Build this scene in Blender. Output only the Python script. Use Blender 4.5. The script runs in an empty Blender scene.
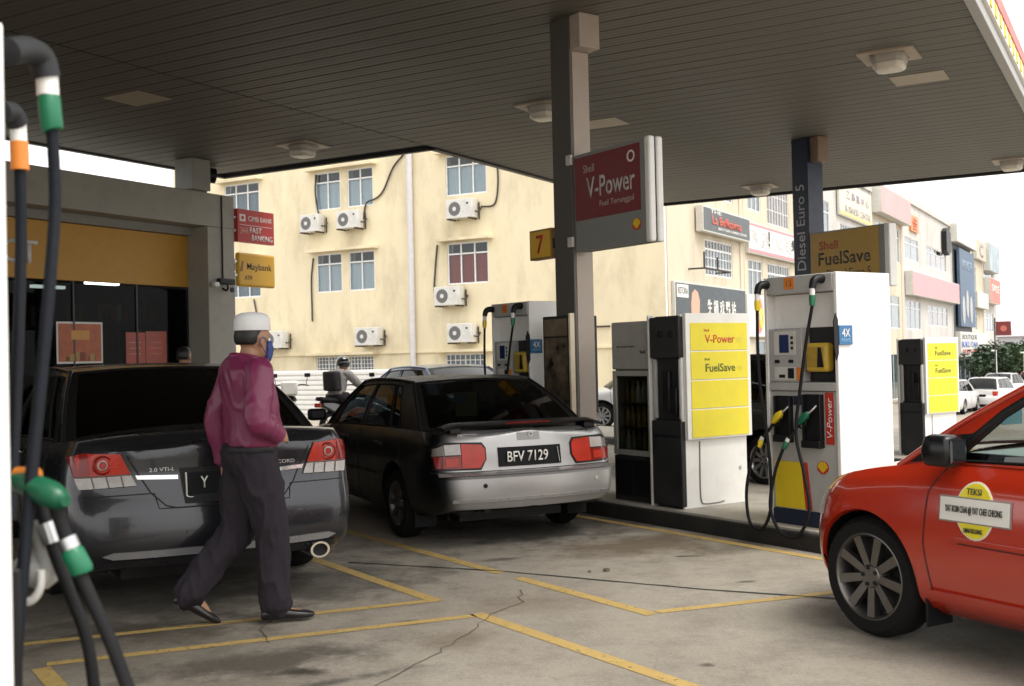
import bpy, bmesh, math, random
import numpy as np
from mathutils import Vector, Matrix, noise
from mathutils.bvhtree import BVHTree
R = math.radians
random.seed(7)
sc = bpy.context.scene
col = sc.collection

# ------------------------------------------------------------------ camera
cam_d = bpy.data.cameras.new('camera')
cam = bpy.data.objects.new('camera', cam_d); col.objects.link(cam); sc.camera = cam
cam_d.sensor_width = 36; cam_d.lens = 1100/1024*36
cam_d.clip_start = .05; cam_d.clip_end = 2000
cam.matrix_world = Matrix.Translation((0, 0, 1.5)) @ Matrix.Rotation(R(90.73), 4, 'X') @ Matrix.Rotation(R(-1.3), 4, 'Z')
cam_d.dof.use_dof = True; cam_d.dof.focus_distance = 8.2; cam_d.dof.aperture_fstop = 4.5

# ------------------------------------------------------------------ light: overcast day
SUN_AZ, SUN_EL = 125, 62          # compass-like: clockwise from the view direction, degrees
w = bpy.data.worlds.new('World'); sc.world = w; w.use_nodes = True
nt = w.node_tree; nt.nodes.clear()
sky = nt.nodes.new('ShaderNodeTexSky'); sky.sky_type = 'NISHITA'; sky.sun_disc = False
sky.sun_elevation = R(SUN_EL); sky.sun_rotation = R(SUN_AZ)
sky.air_density = 1.0; sky.dust_density = 4.0; sky.ozone_density = 1.0
hs = nt.nodes.new('ShaderNodeHueSaturation'); hs.inputs['Saturation'].default_value = .10
hs.inputs['Value'].default_value = 1.25
bg = nt.nodes.new('ShaderNodeBackground'); bg.inputs['Strength'].default_value = .15
wo = nt.nodes.new('ShaderNodeOutputWorld')
cl_ = nt.nodes.new('ShaderNodeMix'); cl_.data_type = 'RGBA'; cl_.inputs[0].default_value = .8; cl_.inputs[7].default_value = (6.6, 6.5, 6.35, 1)   # even cloud cover
nt.links.new(sky.outputs[0], hs.inputs['Color']); nt.links.new(hs.outputs[0], cl_.inputs[6]); nt.links.new(cl_.outputs[2], bg.inputs['Color'])
nt.links.new(bg.outputs[0], wo.inputs['Surface'])
sd = bpy.data.lights.new('sun', 'SUN'); sd.energy = 1.3; sd.angle = R(30); sd.color = (1, .95, .86)
so = bpy.data.objects.new('sun', sd); col.objects.link(so)
sdir = Vector((math.sin(R(SUN_AZ))*math.cos(R(SUN_EL)), math.cos(R(SUN_AZ))*math.cos(R(SUN_EL)), math.sin(R(SUN_EL))))
so.rotation_euler = sdir.to_track_quat('Z', 'Y').to_euler()
so.location = (20, -20, 40)
sc.view_settings.view_transform = 'Standard'; sc.view_settings.look = 'None'
sc.view_settings.exposure = 1.06; sc.view_settings.gamma = 1
sc.view_settings.use_curve_mapping = False
sc.render.engine = 'CYCLES'
sc.cycles.max_bounces = 7; sc.cycles.diffuse_bounces = 4; sc.cycles.glossy_bounces = 4
sc.cycles.transmission_bounces = 4; sc.cycles.transparent_max_bounces = 10
sc.cycles.use_denoising = True
sc.cycles.caustics_reflective = False; sc.cycles.caustics_refractive = False

# ------------------------------------------------------------------ frames
class Frame:
    def __init__(s, deg): s.a = R(deg); s.m = Matrix.Rotation(s.a, 4, 'Z')
    def __call__(s, x, y, z=0.0): return s.m @ Vector((x, y, z))
FA = Frame(-30)     # canopy, shop and town: x = along the canopy's far edge, y = away
FU = Frame(34)      # pump islands and cars: x = across the lanes, y = along them
FW = Frame(0)
def sstep(a, b, x):
    t = min(1, max(0, (x-a)/(b-a))); return t*t*(3-2*t)
def ground_z(X, Y):
    wv = FU.m.transposed() @ Vector((X, Y, 0)); av = FA.m.transposed() @ Vector((X, Y, 0))
    return -.2*sstep(8, 13, wv.x) - 1.2*sstep(24, 42, av.y)

# ------------------------------------------------------------------ materials
def nd(nt, t, **k):
    n = nt.nodes.new(t)
    for a, v in k.items(): setattr(n, a, v)
    return n
MATS = {}
def M(name, c, rough=.5, metal=0., var=.08, scale=6., bump=0., bscale=None, coat=0., dirt=0., dirtc=(.06, .05, .04),
      dscale=2.5, spec=.5, emit=0., alpha=None, stretch=None):
    if name in MATS: return MATS[name]
    m = bpy.data.materials.new(name); m.use_nodes = True; nt = m.node_tree
    b = nt.nodes['Principled BSDF']
    tc = nd(nt, 'ShaderNodeTexCoord'); src = tc.outputs['Object']
    if stretch:
        mp = nd(nt, 'ShaderNodeMapping'); mp.inputs['Scale'].default_value = stretch
        nt.links.new(src, mp.inputs['Vector']); src = mp.outputs[0]
    nz = nd(nt, 'ShaderNodeTexNoise'); nz.inputs['Scale'].default_value = scale; nz.inputs['Detail'].default_value = 5
    nz.inputs['Roughness'].default_value = .6
    nt.links.new(src, nz.inputs['Vector'])
    mr = nd(nt, 'ShaderNodeMapRange'); mr.inputs[1].default_value = .3; mr.inputs[2].default_value = .7
    mr.inputs[3].default_value = 1-var; mr.inputs[4].default_value = 1+var
    nt.links.new(nz.outputs[0], mr.inputs[0])
    mul = nd(nt, 'ShaderNodeVectorMath', operation='SCALE'); mul.inputs[0].default_value = c[:3]
    nt.links.new(mr.outputs[0], mul.inputs['Scale'])
    cout = mul.outputs[0]
    if dirt > 0:
        n2 = nd(nt, 'ShaderNodeTexNoise'); n2.inputs['Scale'].default_value = dscale; n2.inputs['Detail'].default_value = 8
        n2.inputs['Roughness'].default_value = .7
        nt.links.new(src, n2.inputs['Vector'])
        m2 = nd(nt, 'ShaderNodeMapRange'); m2.inputs[1].default_value = .48; m2.inputs[2].default_value = .72
        m2.inputs[3].default_value = 0; m2.inputs[4].default_value = dirt
        nt.links.new(n2.outputs[0], m2.inputs[0])
        mx = nd(nt, 'ShaderNodeMix', data_type='RGBA'); mx.inputs[7].default_value = (*dirtc, 1)
        nt.links.new(m2.outputs[0], mx.inputs[0]); nt.links.new(cout, mx.inputs[6]); cout = mx.outputs[2]
    nt.links.new(cout, b.inputs['Base Color'])
    b.inputs['Metallic'].default_value = metal; b.inputs['Specular IOR Level'].default_value = spec
    r2 = nd(nt, 'ShaderNodeMapRange'); r2.inputs[1].default_value = .3; r2.inputs[2].default_value = .7
    r2.inputs[3].default_value = max(0.02, rough*.85); r2.inputs[4].default_value = min(1, rough*1.18)
    nt.links.new(nz.outputs[0], r2.inputs[0]); nt.links.new(r2.outputs[0], b.inputs['Roughness'])
    if coat: b.inputs['Coat Weight'].default_value = coat; b.inputs['Coat Roughness'].default_value = .06
    if bump:
        n3 = nd(nt, 'ShaderNodeTexNoise'); n3.inputs['Scale'].default_value = bscale or scale*6; n3.inputs['Detail'].default_value = 4
        nt.links.new(src, n3.inputs['Vector'])
        bp = nd(nt, 'ShaderNodeBump'); bp.inputs['Strength'].default_value = bump; bp.inputs['Distance'].default_value = .01
        nt.links.new(n3.outputs[0], bp.inputs['Height']); nt.links.new(bp.outputs[0], b.inputs['Normal'])
    if emit: b.inputs['Emission Color'].default_value = (*c[:3], 1); b.inputs['Emission Strength'].default_value = emit
    m.diffuse_color = (*c[:3], 1)
    MATS[name] = m; return m
def glass(name, tint, refl=.9, rough=.02, ior=1.45):
    if name in MATS: return MATS[name]
    m = bpy.data.materials.new(name); m.use_nodes = True; nt = m.node_tree; nt.nodes.clear()
    o = nd(nt, 'ShaderNodeOutputMaterial'); tr = nd(nt, 'ShaderNodeBsdfTransparent'); tr.inputs[0].default_value = (*tint, 1)
    g = nd(nt, 'ShaderNodeBsdfGlossy'); g.inputs['Color'].default_value = (refl, refl, refl, 1); g.inputs['Roughness'].default_value = rough
    fr = nd(nt, 'ShaderNodeFresnel'); geo = nd(nt, 'ShaderNodeNewGeometry')
    ma = nd(nt, 'ShaderNodeMath', operation='MULTIPLY_ADD'); ma.inputs[1].default_value = -2; ma.inputs[2].default_value = 1
    po = nd(nt, 'ShaderNodeMath', operation='POWER'); po.inputs[0].default_value = ior     # same reflection from both faces of the pane
    nt.links.new(geo.outputs['Backfacing'], ma.inputs[0]); nt.links.new(ma.outputs[0], po.inputs[1]); nt.links.new(po.outputs[0], fr.inputs[0])
    mx = nd(nt, 'ShaderNodeMixShader')
    nt.links.new(fr.outputs[0], mx.inputs[0]); nt.links.new(tr.outputs[0], mx.inputs[1]); nt.links.new(g.outputs[0], mx.inputs[2])
    nt.links.new(mx.outputs[0], o.inputs[0]); MATS[name] = m; return m

# ------------------------------------------------------------------ mesh builder
class MB:
    def __init__(s): s.v = []; s.f = []; s.m = []
    def add(s, v, f, m=0):
        k = len(s.v); s.v += [tuple(p) for p in v]; s.f += [tuple(i+k for i in q) for q in f]; s.m += [m]*len(f); return s
    def box(s, x0, x1, y0, y1, z0, z1, m=0):
        if x0 > x1: x0, x1 = x1, x0
        if y0 > y1: y0, y1 = y1, y0
        if z0 > z1: z0, z1 = z1, z0
        v = [(x0, y0, z0), (x1, y0, z0), (x1, y1, z0), (x0, y1, z0), (x0, y0, z1), (x1, y0, z1), (x1, y1, z1), (x0, y1, z1)]
        return s.add(v, [(0, 3, 2, 1), (4, 5, 6, 7), (0, 1, 5, 4), (1, 2, 6, 5), (2, 3, 7, 6), (3, 0, 4, 7)], m)
    def prism(s, poly, d0, d1, plane='xy', m=0):
        n = len(poly)
        def P(p, d):
            return {'xy': (p[0], p[1], d), 'xz': (p[0], d, p[1]), 'yz': (d, p[0], p[1])}[plane]
        v = [P(p, d0) for p in poly]+[P(p, d1) for p in poly]
        f = [tuple(range(n))[::-1], tuple(range(n, 2*n))]+[(i, (i+1) % n, n+(i+1) % n, n+i) for i in range(n)]
        return s.add(v, f, m)
    def tube(s, path, r, n=10, m=0, cap=True):
        path = [Vector(p) for p in path]; rs = r if isinstance(r, (list, tuple)) else [r]*len(path)
        k = len(path); rings = []; up = None
        for i, p in enumerate(path):
            t = (path[min(i+1, k-1)]-path[max(i-1, 0)]).normalized()
            if up is None: up = Vector((0, 0, 1)) if abs(t.z) < .9 else Vector((1, 0, 0))
            x = t.cross(up)
            if x.length < 1e-5: x = t.orthogonal()
            x.normalize(); y = x.cross(t).normalized(); up = y
            rings.append([p+x*(rs[i]*math.cos(2*math.pi*j/n))+y*(rs[i]*math.sin(2*math.pi*j/n)) for j in range(n)])
        v = [q for ring in rings for q in ring]
        f = [(i*n+j, i*n+(j+1) % n, (i+1)*n+(j+1) % n, (i+1)*n+j) for i in range(k-1) for j in range(n)]
        if cap: f += [tuple(range(n))[::-1], tuple(range((k-1)*n, k*n))]
        return s.add(v, f, m)
    def cyl(s, p0, p1, r0, r1=None, n=16, m=0): return s.tube([p0, p1], [r0, r0 if r1 is None else r1], n, m)
    def lathe(s, prof, c=(0, 0, 0), axis='z', n=24, m=0, close=False, caps=True):
        v = []; k = len(prof)
        for (r, h) in prof:
            for j in range(n):
                a = 2*math.pi*j/n; x, y = r*math.cos(a), r*math.sin(a)
                q = {'z': (x, y, h), 'y': (x, h, y), 'x': (h, x, y)}[axis]
                v.append((q[0]+c[0], q[1]+c[1], q[2]+c[2]))
        f = [(i*n+j, i*n+(j+1) % n, (i+1)*n+(j+1) % n, (i+1)*n+j) for i in range(k-1) for j in range(n)]
        if close: f += [((k-1)*n+j, (k-1)*n+(j+1) % n, (j+1) % n, j) for j in range(n)]
        elif caps:
            if prof[0][0] > 1e-6: f.append(tuple(range(n))[::-1])
            if prof[-1][0] > 1e-6: f.append(tuple(range((k-1)*n, k*n)))
        return s.add(v, f, m)
    def grid(s, P, nu, nv, m=0):
        v = [P(i/nu, j/nv) for i in range(nu+1) for j in range(nv+1)]
        f = [(i*(nv+1)+j, (i+1)*(nv+1)+j, (i+1)*(nv+1)+j+1, i*(nv+1)+j+1) for i in range(nu) for j in range(nv)]
        return s.add(v, f, m)
    def loft(s, rings, m=0, cap=True):
        n = len(rings[0]); v = [p for r_ in rings for p in r_]; k = len(rings)
        f = [(i*n+j, i*n+(j+1) % n, (i+1)*n+(j+1) % n, (i+1)*n+j) for i in range(k-1) for j in range(n)]
        if cap: f += [tuple(range(n))[::-1], tuple(range((k-1)*n, k*n))]
        return s.add(v, f, m)
    def quad(s, a, b, c, d, m=0): return s.add([a, b, c, d], [(0, 1, 2, 3)], m)
    def xf(s, mat):
        s.v = [tuple(mat @ Vector(p)) for p in s.v]; return s
    def mesh(s, name, mats, smooth=None, fix=True):
        me = bpy.data.meshes.new(name); me.from_pydata(s.v, [], s.f)
        for mm in (mats if isinstance(mats, (list, tuple)) else [mats]): me.materials.append(mm)
        me.polygons.foreach_set('material_index', s.m)
        if fix:
            bm = bmesh.new(); bm.from_mesh(me); bmesh.ops.recalc_face_normals(bm, faces=bm.faces); bm.to_mesh(me); bm.free()
        if smooth is not None:
            me.shade_smooth(); me.set_sharp_from_angle(angle=R(smooth))
        me.update(); return me
    def build(s, name, mats, parent=None, smooth=None, bevel=0., seg=2, loc=None, rz=0., fix=True):
        o = bpy.data.objects.new(name, s.mesh(name, mats, smooth, fix)); col.objects.link(o)
        if parent is not None: o.parent = parent
        if loc is not None: o.location = loc
        if rz: o.rotation_euler.z = rz
        if bevel:
            b = o.modifiers.new('bevel', 'BEVEL'); b.width = bevel; b.segments = seg; b.limit_method = 'ANGLE'; b.angle_limit = R(40)
            if smooth is None: o.data.shade_smooth(); o.data.set_sharp_from_angle(angle=R(50))
        return o
def tag(o, label=None, cat=None, group=None, kind=None):
    if label: o['label'] = label
    if cat: o['category'] = cat
    if group: o['group'] = group
    if kind: o['kind'] = kind
    return o
def thing(name, label, cat, loc=(0, 0, 0), rz=0., group=None, kind=None):
    o = bpy.data.objects.new(name, None); col.objects.link(o); o.empty_display_size = .2
    o.location = loc; o.rotation_euler = (0, 0, rz)
    return tag(o, label, cat, group, kind)
def copy_tree(o, parent=None):
    c = o.copy(); col.objects.link(c)
    c.parent = parent
    for ch in KIDS(o): copy_tree(ch, c)
    return c
def KIDS(o): return [x for x in list(bpy.data.objects) if x.parent is o]
def box(name, mat, parent, x0, x1, y0, y1, z0, z1, bevel=0.): return MB().box(x0, x1, y0, y1, z0, z1).build(name, mat, parent, bevel=bevel)
def text(name, s, wd, ht, mat, parent, M4, depth=.004, off=0.0, fit=True, shear=0.):
    """lettering fitted to a width and height; M4 maps the text plane (x right, y up) to the parent"""
    cu = bpy.data.curves.new('t', 'FONT'); cu.body = s; cu.align_x = 'CENTER'; cu.align_y = 'CENTER'
    cu.extrude = 0; cu.offset = off; cu.resolution_u = 3; cu.shear = shear
    ob = bpy.data.objects.new('t', cu); col.objects.link(ob)
    bpy.context.view_layer.update()
    me = bpy.data.meshes.new_from_object(ob.evaluated_get(bpy.context.evaluated_depsgraph_get()))
    bpy.data.objects.remove(ob)
    v = np.empty(len(me.vertices)*3); me.vertices.foreach_get('co', v); v = v.reshape(-1, 3)
    if len(v):
        lo, hi = v.min(0), v.max(0); ctr = (lo+hi)/2; sz = np.maximum(hi-lo, 1e-6)
        k = np.array([wd/sz[0], ht/sz[1], 1]) if fit else np.array([ht/sz[1]]*2+[1])
        v = (v-ctr)*k
        me.vertices.foreach_set('co', v.reshape(-1))
    if depth:
        bm = bmesh.new(); bm.from_mesh(me)
        g = bmesh.ops.extrude_face_region(bm, geom=bm.faces[:])
        bmesh.ops.translate(bm, vec=(0, 0, -depth), verts=[e for e in g['geom'] if isinstance(e, bmesh.types.BMVert)])
        bmesh.ops.translate(bm, vec=(0, 0, depth), verts=bm.verts[:])
        bmesh.ops.recalc_face_normals(bm, faces=bm.faces); bm.to_mesh(me); bm.free()
    me.transform(M4); me.materials.clear(); me.materials.append(mat); me.name = name
    o = bpy.data.objects.new(name, me); col.objects.link(o); o.parent = parent
    return o
def plane_m(o, x, y):
    """matrix whose x axis and y axis are given, z = x cross y"""
    x = Vector(x).normalized(); y = Vector(y).normalized(); z = x.cross(y)
    return Matrix(((x.x, y.x, z.x, o[0]), (x.y, y.y, z.y, o[1]), (x.z, y.z, z.z, o[2]), (0, 0, 0, 1)))
def bez(pts, n=24):
    """smooth Catmull-Rom path through points"""
    P = [Vector(p) for p in pts]; P = [P[0]*2-P[1]]+P+[P[-1]*2-P[-2]]; out = []
    k = len(P)-3; per = max(2, n//k)
    for i in range(k):
        a, b, c, d = P[i:i+4]
        for j in range(per):
            t = j/per
            out.append(.5*((2*b)+(c-a)*t+(2*a-5*b+4*c-d)*t*t+(3*b-a-3*c+d)*t**3))
    out.append(P[-2]); return out

# ------------------------------------------------------------------ palette
black = M('black_plastic', (.008, .008, .009), .45, var=.2, spec=.3)
rubber = M('black_rubber', (.009, .009, .010), .6, var=.25, bump=.15, spec=.22)
dark = M('dark_grey_metal', (.022, .023, .024), .5, var=.25, dirt=.25, spec=.3)
white = M('white_paint', (.78, .77, .74), .38, var=.03, dirt=.22, dirtc=(.40, .35, .28), dscale=4)
offwhite = M('aged_white_panel', (.60, .59, .54), .45, var=.05, dirt=.35, dirtc=(.25, .22, .18))
ltgrey = M('light_grey_panel', (.42, .42, .40), .45, var=.05, dirt=.25, dirtc=(.18, .16, .14))
steel = M('steel', (.5, .5, .5), .3, metal=1., var=.1)
chrome = M('chrome', (.75, .75, .75), .12, metal=1., var=.03)
yellow = M('signal_yellow', (.80, .60, .02), .4, var=.03, dirt=.06)
panel_yellow = M('panel_yellow', (.78, .66, .03), .5, var=.05, dirt=.12, dirtc=(.5, .4, .1), dscale=5)
red = M('signal_red', (.50, .035, .02), .4, var=.05)
darkred = M('sign_dark_red', (.17, .014, .016), .4, var=.05)
green = M('nozzle_green', (.006, .145, .068), .35, var=.15, dirt=.3, dscale=12)
orange = M('orange', (.70, .22, .03), .4, var=.05)
navy = M('navy_paint', (.012, .020, .045), .4, var=.08)
blue = M('tag_blue', (.03, .14, .30), .4, var=.05)
cream = None
# ================================================================== ground
def ground_material():
    m = bpy.data.materials.new('forecourt_concrete'); m.use_nodes = True; nt = m.node_tree; b = nt.nodes['Principled BSDF']
    geo = nd(nt, 'ShaderNodeNewGeometry'); P = geo.outputs['Position']
    def noise_(scale, det=6, rough=.65):
        n = nd(nt, 'ShaderNodeTexNoise'); n.inputs['Scale'].default_value = scale; n.inputs['Detail'].default_value = det
        n.inputs['Roughness'].default_value = rough; nt.links.new(P, n.inputs['Vector']); return n.outputs[0]
    def mrange(x, a, b_, c, d):
        r = nd(nt, 'ShaderNodeMapRange'); nt.links.new(x, r.inputs[0])
        for i, v in enumerate((a, b_, c, d)): r.inputs[1+i].default_value = v
        return r.outputs[0]
    def math_(op, x, y):
        n = nd(nt, 'ShaderNodeMath', operation=op)
        for i, q in enumerate((x, y)):
            if isinstance(q, (int, float)): n.inputs[i].default_value = q
            else: nt.links.new(q, n.inputs[i])
        return n.outputs[0]
    def mix(fac, a, c):
        n = nd(nt, 'ShaderNodeMix', data_type='RGBA'); nt.links.new(fac, n.inputs[0]) if not isinstance(fac, float) else setattr(n.inputs[0], 'default_value', fac)
        for i, q in ((6, a), (7, c)):
            if isinstance(q, tuple): n.inputs[i].default_value = (*q, 1)
            else: nt.links.new(q, n.inputs[i])
        return n.outputs[2]
    big = noise_(.55, 7, .7); mid = noise_(2.3, 8, .72); fine = noise_(38, 5, .7); grit = noise_(160, 3, .7)
    c = mix(mrange(big, .30, .75, 0, 1), (.37, .335, .28), (.26, .225, .178))
    c = mix(mrange(mid, .45, .72, 0, .7), c, (.15, .13, .105))
    c = mix(mrange(fine, .52, .70, 0, .5), c, (.42, .39, .345))
    c = mix(mrange(grit, .54, .68, 0, .55), c, (.10, .09, .075))
    spk = noise_(75, 2, .5); blot = noise_(14, 6, .75)
    c = mix(mrange(spk, .60, .70, 0, .6), c, (.11, .098, .08)); c = mix(mrange(blot, .56, .72, 0, .45), c, (.16, .14, .112)); c = mix(mrange(blot, .28, .42, .4, 0), c, (.44, .41, .365))
    wob = noise_(3.0, 6, .75)
    # oil stains, damp patches, and broad shade painted at left and under cars: centre x, y, half sizes, turn, strength, colour
    for (x, y, sx, sy, rot, st, cc) in STAINS_AND_SHADE:
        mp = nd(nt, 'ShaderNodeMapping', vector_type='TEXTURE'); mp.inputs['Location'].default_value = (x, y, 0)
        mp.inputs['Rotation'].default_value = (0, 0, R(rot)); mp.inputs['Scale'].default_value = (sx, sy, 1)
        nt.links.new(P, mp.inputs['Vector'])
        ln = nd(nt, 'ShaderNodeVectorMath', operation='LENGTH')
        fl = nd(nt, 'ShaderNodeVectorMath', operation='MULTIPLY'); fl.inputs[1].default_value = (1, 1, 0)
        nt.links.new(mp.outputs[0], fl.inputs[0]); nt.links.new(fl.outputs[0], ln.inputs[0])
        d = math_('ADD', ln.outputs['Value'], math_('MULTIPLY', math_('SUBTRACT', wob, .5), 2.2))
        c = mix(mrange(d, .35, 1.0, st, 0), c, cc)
    nt.links.new(c, b.inputs['Base Color'])
    nt.links.new(mrange(mid, .35, .7, .55, .9), b.inputs['Roughness'])
    bp = nd(nt, 'ShaderNodeBump'); bp.inputs['Strength'].default_value = .6; bp.inputs['Distance'].default_value = .01
    nt.links.new(math_('ADD', fine, math_('MULTIPLY', grit, .6)), bp.inputs['Height']); nt.links.new(bp.outputs[0], b.inputs['Normal'])
    return m
STAINS_AND_SHADE = [(1.0, 8.7, 1.0, .55, 20, .75, (.10, .068, .035)), (1.25, 8.15, .16, .05, 5, .9, (.03, .025, .02)),
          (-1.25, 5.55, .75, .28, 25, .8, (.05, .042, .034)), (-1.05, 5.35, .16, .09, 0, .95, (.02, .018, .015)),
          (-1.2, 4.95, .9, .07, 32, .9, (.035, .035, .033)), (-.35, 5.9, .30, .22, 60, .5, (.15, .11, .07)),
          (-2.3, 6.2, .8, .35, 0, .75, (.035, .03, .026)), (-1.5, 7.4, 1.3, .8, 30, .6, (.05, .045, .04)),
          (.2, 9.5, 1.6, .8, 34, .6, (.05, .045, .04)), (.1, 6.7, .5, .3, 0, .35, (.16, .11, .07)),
          (-1.6, 5.0, 1.2, .5, 10, .4, (.10, .085, .065)), (2.0, 6.3, .5, .15, 20, .3, (.12, .10, .08)), (-3.0, 7.2, 2.6, 1.7, 20, .62, (.06, .052, .04)), (-2.1, 5.8, 1.6, .8, 10, .45, (.10, .085, .06)), (.3, 10.2, 1.5, 1.2, 34, .75, (.045, .04, .033)),  # the broad ones paint deeper shade at left and under the cars
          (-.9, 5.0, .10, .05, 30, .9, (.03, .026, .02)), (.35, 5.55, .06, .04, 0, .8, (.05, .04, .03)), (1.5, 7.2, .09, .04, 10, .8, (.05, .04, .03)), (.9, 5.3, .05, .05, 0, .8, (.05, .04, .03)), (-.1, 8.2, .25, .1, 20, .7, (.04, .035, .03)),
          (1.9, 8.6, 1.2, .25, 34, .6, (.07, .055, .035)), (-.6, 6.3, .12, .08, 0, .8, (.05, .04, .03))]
def make_ground():
    def lin(vals): return sorted(set(vals))
    xs = lin([-400, -200, -100, -60]+list(range(-40, 61, 2))+[80, 120, 200, 400])
    ys = lin([-60, -30, -15]+list(range(-8, 71, 2))+[80, 100, 140, 200, 400, 900])
    v = [(x, y, ground_z(x, y)) for x in xs for y in ys]; n = len(ys)
    f = [(i*n+j, (i+1)*n+j, (i+1)*n+j+1, i*n+j+1) for i in range(len(xs)-1) for j in range(n-1)]
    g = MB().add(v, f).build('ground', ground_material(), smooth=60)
    return tag(g, kind='structure')
ground = make_ground()
ypaint = bpy.data.materials.new('worn_yellow_paint'); ypaint.use_nodes = True
def _yp():
    nt = ypaint.node_tree; b = nt.nodes['Principled BSDF']
    geo = nd(nt, 'ShaderNodeNewGeometry')
    n = nd(nt, 'ShaderNodeTexNoise'); n.inputs['Scale'].default_value = 9; n.inputs['Detail'].default_value = 9; n.inputs['Roughness'].default_value = .75
    nt.links.new(geo.outputs['Position'], n.inputs['Vector'])
    r = nd(nt, 'ShaderNodeValToRGB'); e = r.color_ramp.elements
    e[0].position = .35; e[0].color = (.40, .27, .085, 1); e[1].position = .62; e[1].color = (.47, .33, .12, 1)
    r.color_ramp.elements.new(.68).color = (.27, .23, .17, 1)
    nt.links.new(n.outputs[0], r.inputs[0]); nt.links.new(r.outputs[0], b.inputs['Base Color']); b.inputs['Roughness'].default_value = .7
    n2 = nd(nt, 'ShaderNodeTexNoise'); n2.inputs['Scale'].default_value = 22; n2.inputs['Detail'].default_value = 8; n2.inputs['Roughness'].default_value = .8
    nt.links.new(geo.outputs['Position'], n2.inputs['Vector'])
    al = nd(nt, 'ShaderNodeMapRange'); al.inputs[1].default_value = .56; al.inputs[2].default_value = .64; al.inputs[3].default_value = 1; al.inputs[4].default_value = .12
    nt.links.new(n2.outputs[0], al.inputs[0]); nt.links.new(al.outputs[0], b.inputs['Alpha'])     # chips where the concrete shows
_yp()
def ground_strip(name, pts, wd, mat, parent, frame=FU, z=.0025, step=.5, jitter=0.):
    """flat strip along a polyline of frame points"""
    P = [frame(*p) for p in pts]; path = []
    for a, b in zip(P, P[1:]):
        k = max(1, int((b-a).length/step)); path += [a.lerp(b, i/k) for i in range(k)]
    path.append(P[-1]); rnd = random.Random(3); v = []
    for i, p in enumerate(path):
        t = (path[min(i+1, len(path)-1)]-path[max(i-1, 0)]).normalized(); n = Vector((-t.y, t.x, 0))
        q = p+n*rnd.uniform(-jitter, jitter); hw = wd/2*(1+rnd.uniform(-.3, .3)*(jitter > 0))
        for s in (-1, 1):
            e = q+n*s*hw; v.append((e.x, e.y, ground_z(e.x, e.y)+z))
    f = [(2*i, 2*i+1, 2*i+3, 2*i+2) for i in range(len(path)-1)]
    return MB().add(v, f).build(name, mat, parent)
for pts in ([(3.40, 5.93), (3.40, 16)], [(3.41, 2.2), (3.41, 5.50)], [(4.19, 4.83), (4.19, 6.2)], [(4.19, 6.42), (4.19, 17)],
            [(6.24, 4.6), (6.24, 17)],
            [(1.12, 6.47), (3.36, 5.97)], [(1.14, 5.96), (3.38, 5.46)], [(4.25, 4.86), (6.2, 4.36)], [(1.10, 1.8), (1.10, 5.9)]):
    ground_strip('painted_line', pts, .075 if abs(pts[0][0]-pts[1][0]) > 1 else .09, ypaint, ground)
seam = M('joint_filler', (.025, .028, .02), .9, var=.4)
ground_strip('expansion_joint', [(-1.25, 8.2), (-.12, 7.73), (1.15, 7.0), (2.1, 6.55), (5, 5.4)], .022, seam, ground, FW, .0035, .12, .006)
crack = M('crack', (.11, .085, .058), .95, var=.4)
ground_strip('crack', [(.03, 7.1), (.02, 6.75), (-.16, 6.45), (-.28, 6.0), (-.47, 5.5), (-.72, 5.0), (-.8, 4.6)], .008, crack, ground, FW, .003, .07, .022)
ground_strip('crack', [(-1.75, 7.6), (-1.6, 7.1), (-1.45, 6.7), (-1.45, 6.2), (-1.35, 5.9)], .008, crack, ground, FW, .003, .06, .02)
ground_strip('crack', [(-2.6, 6.15), (-1.9, 6.32), (-1.2, 6.48)], .01, crack, ground, FW, .003, .06, .012)
# dry leaf and pebble litter near the lane
for (x, y, s_) in ((.62, 7.65, .026), (.5, 7.62, .014)):
    MB().lathe([(0, .004), (s_, .006), (s_*.8, .5*s_+.006), (0, .6*s_+.006)], (x, y, 0), n=7).build('pebble', crack, ground)

# ================================================================== pump islands
kerb_black = M('kerb_black_paint', (.010, .010, .010), .6, var=.3, dirt=.2, dirtc=(.09, .08, .065))
kerb_top = M('island_concrete', (.36, .33, .28), .8, var=.12, bump=.3, dirt=.4, dirtc=(.1, .09, .08))
def island(x0, x1, y0, y1, zb, label):
    t = thing('pump_island', label, 'kerb island', FU(x0, y0, zb), FU.a)
    m = MB(); r = .18; n = 6; pts = []
    X, Y = x1-x0, y1-y0
    for cx, cy, a0 in ((X-r, r, -90), (X-r, Y-r, 0), (r, Y-r, 90), (r, r, 180)):
        pts += [(cx+r*math.cos(R(a0+90*i/n)), cy+r*math.sin(R(a0+90*i/n))) for i in range(n+1)]
    m.prism(pts, -.25, .13); m.build('kerb', kerb_black, t, bevel=.015)
    q = [(.035+p[0]*(X-.07)/X, .035+p[1]*(Y-.07)/Y) for p in pts]
    MB().prism(q, .125, .15).build('deck', kerb_top, t, bevel=.004)
    return t
island(6.40, 7.78, 4.75, 14.6, 0, 'long black-edged concrete kerb island under the drinks fridge and open pump')
island(13.15, 15.1, 6.5, 19, -.2, 'farther kerb island carrying the navy column behind the white pump')
island(-.75, .62, -2, 5.0, 0, 'nearest kerb island under the pump at the left frame edge')

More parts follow.
